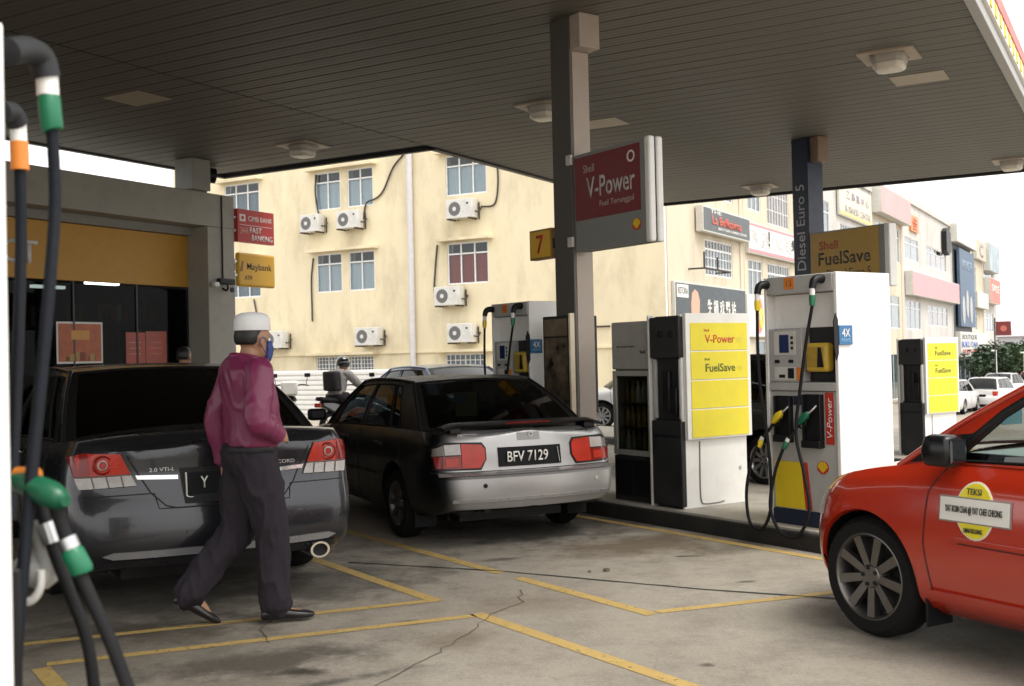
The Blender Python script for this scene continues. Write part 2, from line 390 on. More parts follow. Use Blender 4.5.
# ================================================================== canopy
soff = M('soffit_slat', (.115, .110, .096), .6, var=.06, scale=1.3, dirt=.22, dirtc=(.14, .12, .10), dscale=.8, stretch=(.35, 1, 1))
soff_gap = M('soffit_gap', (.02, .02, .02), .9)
drip = M('grey_fascia', (.35, .35, .34), .5, var=.05)
Z0 = 4.87
CAN = thing('canopy', 'forecourt canopy roof with ribbed beige soffit and striped fascia', 'canopy', FA(-9.85, 6, 0), FA.a)
OX, OY = -9.85, 6
def can_box(name, mat, a0, a1, b0, b1, z0, z1, bev=0): return box(name, mat, CAN, a0-OX, a1-OX, b0-OY, b1-OY, z0, z1, bev)
aL, aJ, aR, bN, bM, bF = -14.36, -9.77, -1.40, -8.2, 14.62, 23.3  # near edge lengthened, unseen behind the camera, to cut light underneath
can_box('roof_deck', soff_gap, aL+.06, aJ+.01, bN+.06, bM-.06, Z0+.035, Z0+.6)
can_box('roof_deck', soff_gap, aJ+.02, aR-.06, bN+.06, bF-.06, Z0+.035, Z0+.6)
pitch = .281
shared = {}
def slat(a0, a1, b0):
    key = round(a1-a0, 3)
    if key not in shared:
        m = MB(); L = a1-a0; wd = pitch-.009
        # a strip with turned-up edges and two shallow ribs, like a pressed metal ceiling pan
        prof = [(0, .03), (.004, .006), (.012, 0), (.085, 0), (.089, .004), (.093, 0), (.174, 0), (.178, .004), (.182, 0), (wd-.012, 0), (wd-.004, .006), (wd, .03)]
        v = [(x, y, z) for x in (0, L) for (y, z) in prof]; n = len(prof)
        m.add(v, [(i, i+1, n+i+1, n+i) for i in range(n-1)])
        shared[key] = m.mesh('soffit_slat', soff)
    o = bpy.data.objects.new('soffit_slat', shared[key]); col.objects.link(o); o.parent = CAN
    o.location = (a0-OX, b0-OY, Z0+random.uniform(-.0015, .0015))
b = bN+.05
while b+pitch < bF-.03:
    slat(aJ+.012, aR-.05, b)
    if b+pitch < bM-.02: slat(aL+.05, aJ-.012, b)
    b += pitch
# fascias: dark inner edges on the far sides, striped board on the street side
fasc = M('fascia_dark', (.02, .02, .022), .5)
can_box('fascia', fasc, aL-.04, aL+.045, bN, bM+.04, Z0-.03, Z0+.9)
can_box('fascia', fasc, aL+.05, aJ-.11, bM-.045, bM+.04, Z0-.03, Z0+.9)
can_box('fascia', fasc, aJ-.105, aJ+.005, bM+.0, bF+.04, Z0-.03, Z0+.9)
can_box('fascia', fasc, aJ+.01, aR-.05, bF-.045, bF+.04, Z0-.03, Z0+.9)
can_box('fascia', fasc, aL, aR-.05, bN-.06, bN+.03, Z0-.03, Z0+.9)
can_box('drip_edge', drip, aR-.045, aR+.06, bN-.06, bF+.04, Z0-.05, Z0+.09, .01)
fwhite = M('fascia_white', (.80, .78, .74), .35, var=.03)
can_box('fascia_board', fwhite, aR-.04, aR+.10, bN-.06, bF+.04, Z0+.09, Z0+1.1, .006)
can_box('red_stripe', red, aR+.10, aR+.115, bN-.06, bF+.04, Z0+.27, Z0+.42)
for i in range(72):
    b0 = bN+.1+i*.44
    if b0+.16 < bF: can_box('yellow_block', yellow, aR+.10, aR+.112, b0, b0+.16, Z0+.11, Z0+.24)
lampw = M('lamp_diffuser', (.62, .58, .50), .3, var=.05)
lampf = M('lamp_frame', (.36, .30, .24), .5, var=.06)
def ceiling_light(a, b, label):
    t = thing('ceiling_light', label, 'ceiling light', FA(a, b, Z0-.001), FA.a, 'floodlights set in the canopy soffit')
    m = MB(); s, q = .31, .19
    for (x0, x1, y0, y1) in ((-s, s, -s, -q), (-s, s, q, s), (-s, -q, -q, q), (q, s, -q, q)): m.box(x0, x1, y0, y1, -.022, .0)
    m.build('mounting_plate', lampf, t)
    h = MB()
    def ring(k, z): return [(x*k, y*k, z) for x, y in ((-.19, -.12), (-.12, -.19), (.12, -.19), (.19, -.12), (.19, .12), (.12, .19), (-.12, .19), (-.19, .12))]
    h.loft([ring(1.0, -.005), ring(.98, -.07), ring(.94, -.10)]); h.build('housing', M('lamp_housing', (.36, .34, .30), .45), t, bevel=.008)
    d = MB(); d.loft([ring(.92, -.10), ring(.88, -.155), ring(.74, -.185)]); d.build('diffuser', lampw, t, bevel=.01)
    return t
for (a, b_, lb) in ((-11.3, 13.2, 'round-cornered soffit lamp above the cream flats, left of the column'),
                    (-6.95, 13.05, 'soffit lamp half hidden behind the centre column'),
                    (-2.48, 13.1, 'large soffit lamp near the striped fascia at upper right'),
                    (-6.75, 21.95, 'small soffit lamp just left of the navy column top'),
                    (-2.05, 21.85, 'small soffit lamp at the right frame edge')):
    ceiling_light(a, b_, lb)
patch = M('access_panel', (.36, .31, .23), .5, var=.05)
for (a, b_) in ((-10.95, 9.65), (-2.38, 14.45), (-6.78, 14.5)):
    can_box('access_panel', patch, a-.32, a+.32, b_-.27, b_+.27, Z0-.008, Z0-.0015)

# ================================================================== columns
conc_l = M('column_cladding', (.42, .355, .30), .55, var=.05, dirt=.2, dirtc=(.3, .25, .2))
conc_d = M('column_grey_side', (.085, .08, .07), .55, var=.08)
def centre_column():
    t = thing('canopy_column', 'beige square canopy column carrying the red hanging sign', 'column', FU(6.6, 8.65, .15), FU.a)
    h = Z0-.15
    m = MB(); m.box(.012, .245, .016, .30, 0, h); m.build('shaft', conc_l, t, bevel=.006)
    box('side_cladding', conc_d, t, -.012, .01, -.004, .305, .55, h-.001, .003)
    box('capital', conc_l, t, .005, .255, -.16, .012, h-.34, h-.002, .006)
    box('front_cladding', conc_l, t, .03, .235, .002, .015, .0, h-.35, .003)
    for z in (3.43-.15, 2.62-.15):
        box('sign_clamp', offwhite, t, -.045, -.014, -.03, .05, z-.05, z+.05, .006)
        box('sign_clamp', offwhite, t, .247, .285, -.03, .05, z-.05, z+.05, .006)
    box('plinth', dark, t, -.05, .33, -.05, .40, -.001, .5, .01)
    return t
centre_column()
poster_mat = M('poster_dark_print', (.10, .075, .05), .3, var=.9, scale=9)
def poster_board(loc, lb):
    t = thing('poster_board', lb, 'poster board', FU(*loc), FU.a)
    box('frame', dark, t, -.05, -.001, 0, .44, 0, 1.0, .006)
    box('poster', poster_mat, t, -.056, -.051, .03, .41, .04, .78)
    box('header', M('poster_header', (.16, .12, .075), .4, var=.3), t, -.056, -.051, .03, .41, .80, .97)
    box('edge_trim', M('cream_trim', (.72, .62, .45), .4), t, -.058, .0, -.03, -.001, -.03, 1.02, .004)
    return t
poster_board((6.585, 8.68, .9), 'tall dark poster board on the lane side of the beige column')
o = box('poster_board', dark, None, 0, .045, 0, .4, 0, .98, .008); o.location = FU(6.90, 8.75, .92); o.rotation_euler.z = FU.a
tag(o, 'narrow black board seen edge-on right of the beige column', 'poster board')

def blue_column():
    t = thing('canopy_column', 'navy blue canopy column lettered for diesel behind the white pump', 'column', FU(13.6, 11.72, -.05), FU.a)
    h = Z0+.05
    MB().box(0, .36, 0, .32, 0, h-.002).build('shaft', navy, t, bevel=.008)
    MB().box(.06, .30, -.17, -.002, h-.40, h-.004).build('capital', M('capital_brown', (.22, .15, .10), .5), t, bevel=.008)
    text('lettering', 'Diesel Euro 5', 1.36, .17, M('lettering_pale', (.45, .45, .44), .5), t, plane_m((-.002, .16, 3.50), (0, 0, 1), (0, 1, 0)), .002)
    return t
blue_column()
shop_col = MB().box(-.2, .2, -.2, .2, 0, Z0-4.36-.002).build('canopy_column', M('shop_column_grey', (.26, .255, .235), .6), None, bevel=.008)
shop_col.location = FA(-13.55, 13.07, 4.355); shop_col.rotation_euler.z = FA.a
tag(shop_col, 'short grey stub column standing on the shop roof under the canopy', 'column')

# ================================================================== hanging signs
def pecten(parent, c, s, x, y):
    """scallop shell emblem: red fan outline with yellow ribs"""
    Mx = plane_m(c, x, y); out = []
    for i in range(29):
        a = R(-25+230*i/28); r_ = s*(1+.05*math.cos(a*7*1.8)); out.append((r_*math.cos(a), r_*math.sin(a)*.95))
    out += [(-.55*s, -.62*s), (-.45*s, -.82*s), (.45*s, -.82*s), (.55*s, -.62*s)]
    MB().prism(out, 0, .003).xf(Mx).build('shell_emblem', red, parent)
    k = [(p[0]*.86, p[1]*.86) for p in out]
    em = MB()
    for i in range(7):
        a0 = R(5+170*i/7+3); a1 = R(5+170*(i+1)/7-3); r_ = s*.86
        em.prism([(.10*s*math.cos(a0), -.6*s), (r_*math.cos(a0), r_*math.sin(a0)), (r_*1.02*math.cos((a0+a1)/2), r_*1.02*math.sin((a0+a1)/2)), (r_*math.cos(a1), r_*math.sin(a1)), (.10*s*math.cos(a1), -.6*s)], .0032, .005)
    em.xf(Mx).build('shell_rib', yellow, parent)
sign_grey = M('sign_grey_panel', (.22, .225, .21), .4, var=.04)
pale = M('lettering_white', (.74, .72, .68), .45, var=.03)
dull = M('lettering_dull', (.42, .36, .33), .45)
def v_sign():
    t = thing('hanging_sign', 'red and grey sign hung from the beige column', 'sign', FU(6.6, 7.50, 2.52), FU.a)
    Wd, Ht = 1.13, .95
    box('sign_box', sign_grey, t, 0, .065, .06, Wd-.02, 0, Ht, .004)
    box('sign_box', sign_grey, t, .095, .16, .06, Wd-.02, 0, Ht, .004)
    MB().box(-.004, .072, 0, .075, -.004, Ht+.01).build('end_trim', white, t, bevel=.02, seg=3)
    MB().box(.092, .168, 0, .075, -.004, Ht+.01).build('end_trim', white, t, bevel=.02, seg=3)
    box('core', black, t, .066, .094, .02, Wd-.05, .012, Ht-.012)
    fx = -.004
    box('red_panel', darkred, t, fx-.002, -.0005, .13, Wd-.03, .30, Ht-.035)
    N = (0, -1, 0); U_ = (0, 0, 1)
    text('lettering', 'V-Power', .72, .20, M('lettering_soft', (.5, .48, .45), .5), t, plane_m((fx-.003, .56, .60), N, U_), .002, .01)
    text('lettering', 'Shell', .17, .075, dull, t, plane_m((fx-.003, .88, .79), N, U_), .002)
    text('lettering', 'Fuel Terunggul', .50, .07, dull, t, plane_m((fx-.003, .47, .42), N, U_), .002)
    MB().lathe([(.038, 0), (.055, 0), (.055, .003), (.038, .003)], n=20, close=True).xf(plane_m((fx-.003, .25, .81), N, U_)).build('ring_mark', pale, t)
    pecten(t, (fx, .19, .17), .062, N, U_)
    return t
v_sign()
def seven_sign():
    t = thing('number_sign', 'small yellow box sign with a red 7 beside the column', 'sign', FU(6.6, 9.03, 2.50), FU.a)
    box('sign_box', M('frame_brown', (.30, .16, .04), .5), t, 0, .09, 0, .385, 0, .31, .006)
    box('face', M('seven_face', (.72, .42, .03), .4, var=.04), t, -.005, -.0005, .02, .365, .02, .29)
    text('lettering', '7', .13, .19, red, t, plane_m((-.0055, .19, .155), (0, -1, 0), (0, 0, 1)), .002, .012)
    box('bracket', dark, t, .02, .07, -.06, -.001, .10, .2)
seven_sign()
def fuelsave_sign():
    t = thing('hanging_sign', 'brown-yellow sign with dark lettering hung on the navy column', 'sign', FU(13.6, 10.22, 2.42), FU.a)
    Wd, Ht = 1.49, .92
    box('sign_box', sign_grey, t, 0, .16, .1, Wd-.002, 0, Ht, .004)
    box('face', M('sign_ochre', (.42, .26, .055), .45, var=.05), t, -.006, -.0005, .19, Wd-.02, .02, Ht-.02)
    MB().box(-.004, .164, 0, .098, -.004, Ht+.006).build('end_trim', white, t, bevel=.02, seg=3)
    N = (0, -1, 0); U_ = (0, 0, 1); ink = M('lettering_dark', (.03, .03, .025), .5)
    text('lettering', 'Shell', .36, .13, M('lettering_red', (.36, .05, .03), .5), t, plane_m((-.007, 1.12, .70), N, U_), .002, .01)
    text('lettering', 'FuelSave', .98, .20, ink, t, plane_m((-.007, .83, .49), N, U_), .002, .012)
    text('lettering', 'Diesel Euro 5', .82, .13, ink, t, plane_m((-.007, .75, .25), N, U_), .002)
fuelsave_sign()
# ================================================================== fuel dispensers
N_, U_ = (0, -1, 0), (0, 0, 1)
screen = M('blue_screen', (.015, .03, .11), .15, var=.1)
recess = M('recess_black', (.008, .008, .009), .5, var=.2)
def nozzle(parent, p, mat, flip=1):
    """handle, trigger guard, spout: spout points up and to -y"""
    x, y, z = p; m = MB()
    m.loft([[(x+dx*w_, y+dy, z+dz+h_*s_) for (w_, s_) in ((-1, -1), (1, -1), (1, 1), (-1, 1))] for (dx, dy, dz, h_) in
            ((.018, .055, -.045, .018), (.022, .03, -.015, .028), (.024, 0, .008, .034), (.022, -.03, .028, .028), (.014, -.05, .045, .016))])
    o = m.build('nozzle', mat, parent, bevel=.008)
    MB().tube(bez([(x, y-.04, z+.04), (x+.01, y-.07, z+.065), (x+.04, y-.09, z+.10)], 8), .011, 8).build('spout', steel, o, smooth=60)
    MB().tube(bez([(x, y+.045, z-.05), (x-.012, y+.02, z-.07), (x-.01, y-.02, z-.05), (x, y-.025, z-.005)], 12), .006, 6).build('trigger_guard', black, o, smooth=60)
    return o
def hose(parent, pts, r=.0125): return MB().tube(bez(pts, 60), r, 10).build('hose', rubber, parent, smooth=70)
def coupling(parent, a, b, mat):
    a, b = Vector(a), Vector(b); d = b-a
    o = MB().tube([a, a+d*.1, a+d*.9, b], [.016, .021, .021, .016], 12).build('coupling', mat, parent, smooth=40)
    MB().tube([a-d*.45, a-d*.02], [.017, .018], 12).build('swivel', white, o, smooth=40); return o
def elbow(parent, y, z, mat):
    o = MB().tube(bez([(.03, y, z), (-.05, y, z+.005), (-.10, y, z-.015), (-.115, y, z-.07)], 14), [.036]*9+[.034]*4+[.026]*20, 14).build('elbow_arm', black, parent, smooth=60) if False else None
    path = bez([(.03, y, z), (-.05, y, z+.004), (-.095, y, z-.015), (-.115, y, z-.07)], 12)
    o = MB().tube(path, [.036-.010*i/(len(path)-1) for i in range(len(path))], 14).build('elbow_arm', black, parent, smooth=60)
    MB().tube([(-.115, y, z-.07), (-.117, y, z-.12)], .021, 12).build('collar', white, o, smooth=40)
    MB().tube([(-.117, y, z-.12), (-.118, y, z-.155), (-.119, y, z-.20)], [.023, .024, .02], 12).build('break_coupling', mat, o, smooth=40)
    return o
def dispenser(label, loc, rz=0, cols=(yellow, green), hoses=True, tagged=True):
    t = thing('fuel_dispenser', label, 'fuel pump', loc, FU.a+rz, 'two-hose fuel dispensers')
    W_, H_, D_ = .72, 1.93, .62
    box('end_panel', white, t, 0, D_, 0, .032, .0, H_, .006)
    box('end_panel', white, t, 0, D_, W_-.032, W_, .0, H_, .006)
    box('cabinet', ltgrey, t, .13, D_-.13, .033, W_-.033, .002, H_-.004)
    for s, x0, x1 in ((0, 0, 0), ):
        box('plinth', navy, t, .012, .125, .034, W_-.034, .002, .115, .004)
        box('lower_panel', ltgrey, t, .02, .125, .034, W_-.034, .119, 1.035, .004)
        box('ledge', ltgrey, t, .0, .125, .034, W_-.034, 1.04, 1.105, .006)
        box('header_panel', white, t, .085, .125, .034, W_-.034, 1.525, 1.785)
        box('top_beam', ltgrey, t, -.005, .125, .034, W_-.034, 1.79, H_-.002, .008)
        d = box('display_module', ltgrey, t, .008, .125, .355, W_-.036, 1.108, 1.52, .005)
        box('display_frame', offwhite, d, .001, .0075, .41, .63, 1.315, 1.50, .002)
        box('screen', screen, d, -.002, .0005, .475, .57, 1.335, 1.475)
        for z in (1.45, 1.41, 1.37): box('button', dark, d, -.002, .0005, .43, .455, z-.012, z+.012)
        for y in (.60, .46): box('card_slot', black, d, .0, .0075, y-.022, y+.022, 1.255, 1.28)
        box('keypad_frame', offwhite, d, .003, .0075, .41, .63, 1.125, 1.225, .002)
        box('keypad', black, d, .0, .0025, .43, .49, 1.135, 1.215)
        box('receipt_slot', black, d, .0, .0025, .52, .58, 1.14, 1.165)
        box('warning_label', orange, d, .0, .0075, .36, .405, 1.12, 1.22)
        rc = box('recess', recess, t, .10, .125, .04, .352, 1.108, 1.522)
        MB().box(.01, .098, .11, .325, 1.185, 1.405).build('hose_box', M('box_yellow', (.62, .42, .05), .35, var=.05), t, bevel=.025, seg=3)
        MB().box(.004, .012, .14, .295, 1.22, 1.375).build('hose_box_face', M('box_face', (.42, .28, .04), .25), t, bevel=.004)
        MB().prism([(.14, 1.22), (.20, 1.22), (.19, 1.37), (.165, 1.37)], -.002, .0035, 'yz').build('hose_box_latch', black, t)
        # nozzle boots: shells with an open mouth
        for (y0, y1, z0, z1) in ((.46, .625, .64, 1.0), (.16, .34, .61, 1.015)):
            m = MB(); m.box(-.03, .019, y0, y0+.012, z0+.05, z1).box(-.03, .019, y1-.012, y1, z0+.05, z1).box(.006, .019, y0+.013, y1-.013, z0+.05, z1).box(-.045, .019, y0, y1, z0, z0+.055)
            m.build('nozzle_boot', black, t, bevel=.005)
        box('red_label', red, t, .014, .0195, .07, .145, .64, 1.03)
        text('lettering', 'V-Power', .30, .05, pale, t, plane_m((.0135, .107, .84), (0, 0, 1), (0, 1, 0)), .002, shear=.2)
        MB().prism([(.66, .13), (.66, .49), (.40, .49), (.36, .13)], .014, .0195, 'yz').build('yellow_graphic', yellow, t)
        MB().prism([(.355, .13), (.395, .49), (.335, .49), (.295, .13)], .014, .0195, 'yz').build('red_graphic', red, t)
        pecten(t, (.0195, .185, .46), .055, N_, U_)
        box('number_tag', orange, t, -.009, -.0055, .40, .50, 1.825, 1.915)
        text('lettering', '13', .05, .05, M('tag_ink', (.30, .08, .02), .5), t, plane_m((-.0095, .45, 1.87), N_, U_), .002)
        box('grade_strip', navy, t, .014, .0195, .36, .455, .93, 1.0)
    if hoses: elbow(t, .68, 1.87, cols[0]); elbow(t, .13, 1.88, cols[1])
    if hoses:
        nozzle(t, (-.05, .56, .83), cols[0]); nozzle(t, (-.05, .30, .83), cols[1])
        hose(t, [(-.119, .68, 1.67), (-.13, .675, 1.4), (-.14, .65, 1.1), (-.13, .60, .7), (-.15, .555, .4), (-.18, .54, .12), (-.2, .62, -.03), (-.2, .74, .02), (-.18, .785, .25), (-.16, .74, .5), (-.13, .69, .63)])
        coupling(t, (-.115, .675, .655), (-.125, .695, .60), cols[0])
        MB().tube(bez([(-.115, .675, .65), (-.08, .63, .73), (-.055, .60, .79)], 8), .012, 8).build('hose_end', rubber, t, smooth=60)
        hose(t, [(-.119, .13, 1.68), (-.13, .19, 1.4), (-.14, .25, 1.05), (-.14, .30, .72), (-.15, .22, .42), (-.17, .165, .15), (-.2, .26, -.04), (-.2, .42, -.03), (-.19, .53, .15), (-.16, .50, .42), (-.13, .44, .60)])
        coupling(t, (-.115, .415, .655), (-.128, .438, .60), cols[1])
        MB().tube(bez([(-.115, .415, .65), (-.08, .37, .73), (-.055, .34, .79)], 8), .012, 8).build('hose_end', rubber, t, smooth=60)
    if tagged:
        MB().box(.0, .15, -.016, -.006, 1.385, 1.53).build('tag_board', blue, t, bevel=.003)
        text('lettering', '4X', .09, .06, pale, t, plane_m((.075, -.0165, 1.475), (1, 0, 0), U_), .002)
        text('lettering', 'POINTS', .10, .022, M('tag_pale', (.25, .45, .6), .5), t, plane_m((.075, -.0165, 1.42), (1, 0, 0), U_), .002)
        MB().prism([(-.055, 1.56), (-.03, 1.62), (-.005, 1.57), (-.004, 1.32), (-.03, 1.27), (-.05, 1.35)], -.012, -.004, 'xz').build('cutout_figure', black, t)
    return t
dispenser('white fuel pump with yellow and green nozzles and a blue 4X tag', FU(6.55, 5.40, .15))
dispenser('shaded fuel pump behind the silver-tailed car, beside the column', FU(6.55, 9.38, .15))

def price_pump(label, loc, words, low=1.):
    t = thing('price_pump', label, 'fuel pump', loc, FU.a, 'pumps with yellow price boards')
    H_ = 1.69
    box('cabinet', dark, t, .06, .76, .06, .40, .0, H_-.01, .006)
    MB().box(.0, .058, .025, .405, 1.31, H_-.02).build('head', dark, t, bevel=.01)
    for y in (.13, .27): MB().lathe([(.02, 0), (.03, .004), (.03, .012), (0, .012)], (-.012, y, 1.52), 'x', 14).build('sensor', black, t)
    box('recess', recess, t, .045, .058, .04, .39, .77, 1.305)
    MB().box(.004, .058, .025, .405, .02, .76).build('lower_door', dark, t, bevel=.008)
    box('door_seam', black, t, -.001, .0035, .05, .38, .62, .635)
    for y0, y1 in ((.355, .39), (.04, .06)): box('recess_rib', ltgrey, t, .02, .0445, y0, y1, .78, 1.30, .003)
    for (y, z0, z1) in ((.22, .85, 1.2), (.13, .82, 1.05)):
        MB().box(.01, .044, y-.045, y+.045, z0, z1).build('nozzle_holder', black, t, bevel=.01)
    box('corner_trim', offwhite, t, -.004, .06, .41, .43, .0, H_, .003)
    # white flank and price board facing the entry
    MB().box(.03, .80, .03, .057, .0, H_-.004).build('flank_panel', white, t, bevel=.006)
    MB().box(.05, .83, -.012, .028, .60, H_+.005).build('price_board', white, t, bevel=.004)
    for i, (z0, z1) in enumerate(((1.37, 1.61), (1.118, 1.358), (.866, 1.106), (.615, .854))):
        tile = MB().box(.10, .79, -.017, -.0125, z0, z1).build('price_tile', panel_yellow, t, bevel=.002)
        if i < len(words):
            wtxt, mt, small = words[i]; zc = (z0+z1)/2-.02
            text('lettering', wtxt, .36, .072, mt, tile, plane_m((.45, -.0175, zc), (1, 0, 0), U_), .002, .012)
            text('lettering', 'Shell', .06, .022, mt, tile, plane_m((.29, -.0175, zc+.075), (1, 0, 0), U_), .002)
            text('lettering', small, .06, .045, M('price_pale', (.74, .66, .12), .5), tile, plane_m((.69, -.0175, zc-.01), (1, 0, 0), U_), .002)
    # service door outline: a dark bent strip
    MB().tube(bez([(.22, .027, .58), (.215, .027, .2), (.225, .027, .06), (.27, .027, .03), (.42, .027, .028), (.50, .027, .035)], 30), .006, 6).build('door_seal', M('seal_grey', (.18, .17, .16), .6), t, smooth=60)
    box('lock', steel, t, .70, .72, .022, .0295, .30, .33)
    return t
price_red = M('price_red', (.60, .07, .03), .5); price_olive = M('price_olive', (.10, .14, .03), .5)
price_pump('grey pump with four-tile yellow price board beside the drinks fridge', FU(6.49, 7.03, .15), [('V-Power', price_red, '97'), ('FuelSave', price_olive, '95')])
price_pump('small distant pump with yellow price board right of the white pump', FU(13.6, 9.72, -.05), [('FuelSave', price_olive, '95'), ('FuelSave', price_olive, 'D5')])

# ------------------------------------------------------------------ drinks fridge
def fridge():
    t = thing('drinks_fridge', 'grey upright drinks fridge with glass door on the pump island', 'fridge', FU(6.55, 7.50, .15), FU.a)
    fm = M('fridge_grey', (.33, .32, .285), .45, var=.06, dirt=.3)
    m = MB(); m.box(.04, .55, 0, .02, .02, 1.63).box(.04, .55, .52, .54, .02, 1.63).box(.53, .55, .021, .519, .02, 1.63).box(.04, .529, .021, .519, 1.62, 1.64).box(.04, .529, .021, .519, .42, .45)
    m.build('cabinet', fm, t, bevel=.003)
    MB().box(0, .038, -.003, .543, 1.21, 1.65).build('header', fm, t, bevel=.012)
    text('lettering', 'the water place', .26, .022, black, t, plane_m((-.002, .34, 1.42), N_, U_), .002)
    text('lettering', 'Shell', .07, .03, black, t, plane_m((-.002, .10, 1.37), N_, U_), .002)
    fr = MB()
    for (y0, y1, z0, z1) in ((0, .05, .42, 1.20), (.49, .54, .42, 1.20), (.0505, .4895, .42, .47), (.0505, .4895, 1.15, 1.20)): fr.box(0, .036, y0, y1, z0, z1)
    fr.build('door_frame', fm, t, bevel=.004)
    box('door_glass', glass('fridge_glass', (.58, .58, .55), .8), t, .015, .02, .052, .488, .472, 1.148)
    box('base', dark, t, .005, .5, .0, .54, .0, .415, .006)
    for y in (.03, .28): box('grille', black, t, -.001, .0045, y, y+.23, .05, .38)
    box('liner', M('fridge_liner', (.40, .40, .40), .6), t, .50, .528, .021, .519, .452, 1.618)
    for z in (.66, .89): box('shelf', steel, t, .05, .45, .022, .518, z, z+.012)
    return t
fridge()
bmats = [M('bottle_clear', (.30, .34, .34), .15), M('bottle_brown', (.16, .08, .03), .2), M('bottle_tea', (.28, .20, .06), .2), M('bottle_white', (.5, .5, .48), .3)]
for k, z in enumerate((.452, .673, .903)):
    for i in range(6):
        y = .075+i*.078; m = MB()
        m.lathe([(.028, 0), (.03, .01), (.03, .11), (.022, .14), (.011, .16), (.011, .175), (.014, .176), (.014, .195)], n=12)
        o = m.build('bottle', bmats[(i*3+k) % 4 if k != 1 else 2], None, smooth=50, loc=FU(6.55+.12, 7.50+y, .15+z))
        tag(o, ['drinks bottle on the bottom shelf of the fridge', 'drinks bottle on the middle shelf of the fridge', 'drinks bottle on the top shelf of the fridge'][k], 'bottle', 'drinks in the island fridge')

# ------------------------------------------------------------------ the pump at the left frame edge
near = dispenser('large blurred white pump edge with hoses at the left frame edge', FU(.33, 2.71, .15), math.pi, (green, orange), False, False)
bpy.context.view_layer.update()
_inv = Matrix.LocRotScale(near.location, near.rotation_euler, None).inverted()
def NP(x, y, Y):
    """point in the near pump's own frame from an image point and its depth"""
    return _inv @ Vector(PT(x, y, Y))
CAMM = Matrix.Rotation(R(90.73), 4, "X") @ Matrix.Rotation(R(-1.3), 4, "Z")     # same rotation as the camera
def PT(x, y, Y):
    d = CAMM.to_3x3() @ Vector(((x-512)/1100, -(y-343)/1100, -1)); return Vector((0, 0, 1.5))+d*(Y/d.y)
hb = M('hose_sleeve_navy', (.006, .008, .013), .6, var=.15, bump=.2, spec=.22)
def bighose(pts, r=.0115, mat=hb): return MB().tube(bez([NP(*p) for p in pts], 60), r, 12).build('hose', mat, near, smooth=70)
bighose([(52, 128, 2.10), (55, 200, 2.10), (50, 280, 2.08), (42, 370, 2.05), (33, 460, 2.02), (24, 560, 1.98), (17, 640, 1.95), (14, 720, 1.93)])
bighose([(20, 170, 2.45), (21, 240, 2.45), (19, 320, 2.43), (15, 420, 2.4), (10, 520, 2.36)], .0125)
MB().tube([NP(47, 76, 2.10), NP(48, 96, 2.10)], .0205, 14).build('collar', white, near, smooth=40)
MB().tube([NP(48, 96, 2.10), NP(49, 99, 2.10), NP(52, 128, 2.10), NP(53, 131, 2.10)], [.019, .0215, .0205, .018], 14).build('break_coupling', green, near, smooth=40)
MB().tube(bez([NP(8, 52, 2.0), NP(26, 50, 2.05), NP(41, 58, 2.09), NP(47, 78, 2.10)], 14), .026, 14).build('elbow_arm', M('elbow_grey', (.022, .023, .025), .55, spec=.3), near, smooth=60)
MB().tube(bez([NP(2, 112, 2.4), NP(12, 113, 2.43), NP(18, 124, 2.45)], 10), .024, 12).build('elbow_arm', M('elbow_grey', (.022, .023, .025), .55, spec=.3), near, smooth=60)
MB().tube([NP(18, 124, 2.45), NP(19, 142, 2.45)], .018, 12).build('collar', white, near, smooth=40)
MB().tube([NP(19, 142, 2.45), NP(20, 170, 2.45)], .020, 12).build('break_coupling', orange, near, smooth=40)
# green nozzle parked in its boot, with two hose tails hanging out of the frame
def near_nozzle():
    green = M('nozzle_green_worn', (.004, .095, .045), .35, var=.2, dirt=.35, dscale=14)
    m = MB(); ctr = [(10, 480, 2.05, .012), (22, 483, 2.04, .020), (36, 488, 2.02, .024), (50, 494, 2.0, .025), (60, 499, 1.99, .020), (66, 501, 1.98, .010)]
    pts = [NP(x, y, Y) for (x, y, Y, r_) in ctr]
    m.tube(bez(pts, 20), [np.interp(i/19.99*5, range(6), [c[3] for c in ctr]) for i in range(21)], 14)
    o = m.build('nozzle', green, near, smooth=60)
    MB().tube([NP(16, 474, 2.06), NP(36, 478, 2.05)], [.014, .02], 10).build('nozzle_cover', orange, near, smooth=50)
near_nozzle()
bighose([(38, 500, 2.06), (46, 525, 2.06), (56, 556, 2.06), (72, 598, 2.06), (88, 645, 2.06), (98, 720, 2.06)], .0115, rubber)
MB().tube([NP(45, 523, 2.06), NP(52, 543, 2.06)], .017, 12).build('collar', steel, near, smooth=40)
bighose([(56, 505, 2.0), (64, 532, 2.0), (74, 560, 2.0), (90, 596, 2.0), (110, 640, 2.0), (136, 710, 2.0)], .0125, rubber)
MB().tube([NP(66, 538, 2.0), NP(71, 549, 2.0)], .0185, 12).build('collar', steel, near, smooth=40)
MB().tube([NP(71, 549, 2.0), NP(73, 553, 2.0), NP(82, 570, 2.0), NP(83, 573, 2.0)], [.018, .021, .021, .018], 12).build('coupling', green, near, smooth=40)
MB().tube(bez([NP(18, 603, 2.05), NP(32, 600, 2.05), NP(40, 588, 2.05), NP(41, 570, 2.05)], 12), .008, 8).build('hose_hook', white, near, smooth=60)
MB().tube(bez([NP(20, 560, 2.08), NP(42, 575, 2.08), NP(48, 565, 2.08), NP(38, 520, 2.09)], 14), [.03, .03, .03, .028, .028, .026, .024, .022, .02, .02, .018, .016, .015][:13], 12).build('nozzle_boot_lip', ltgrey, near, smooth=60)
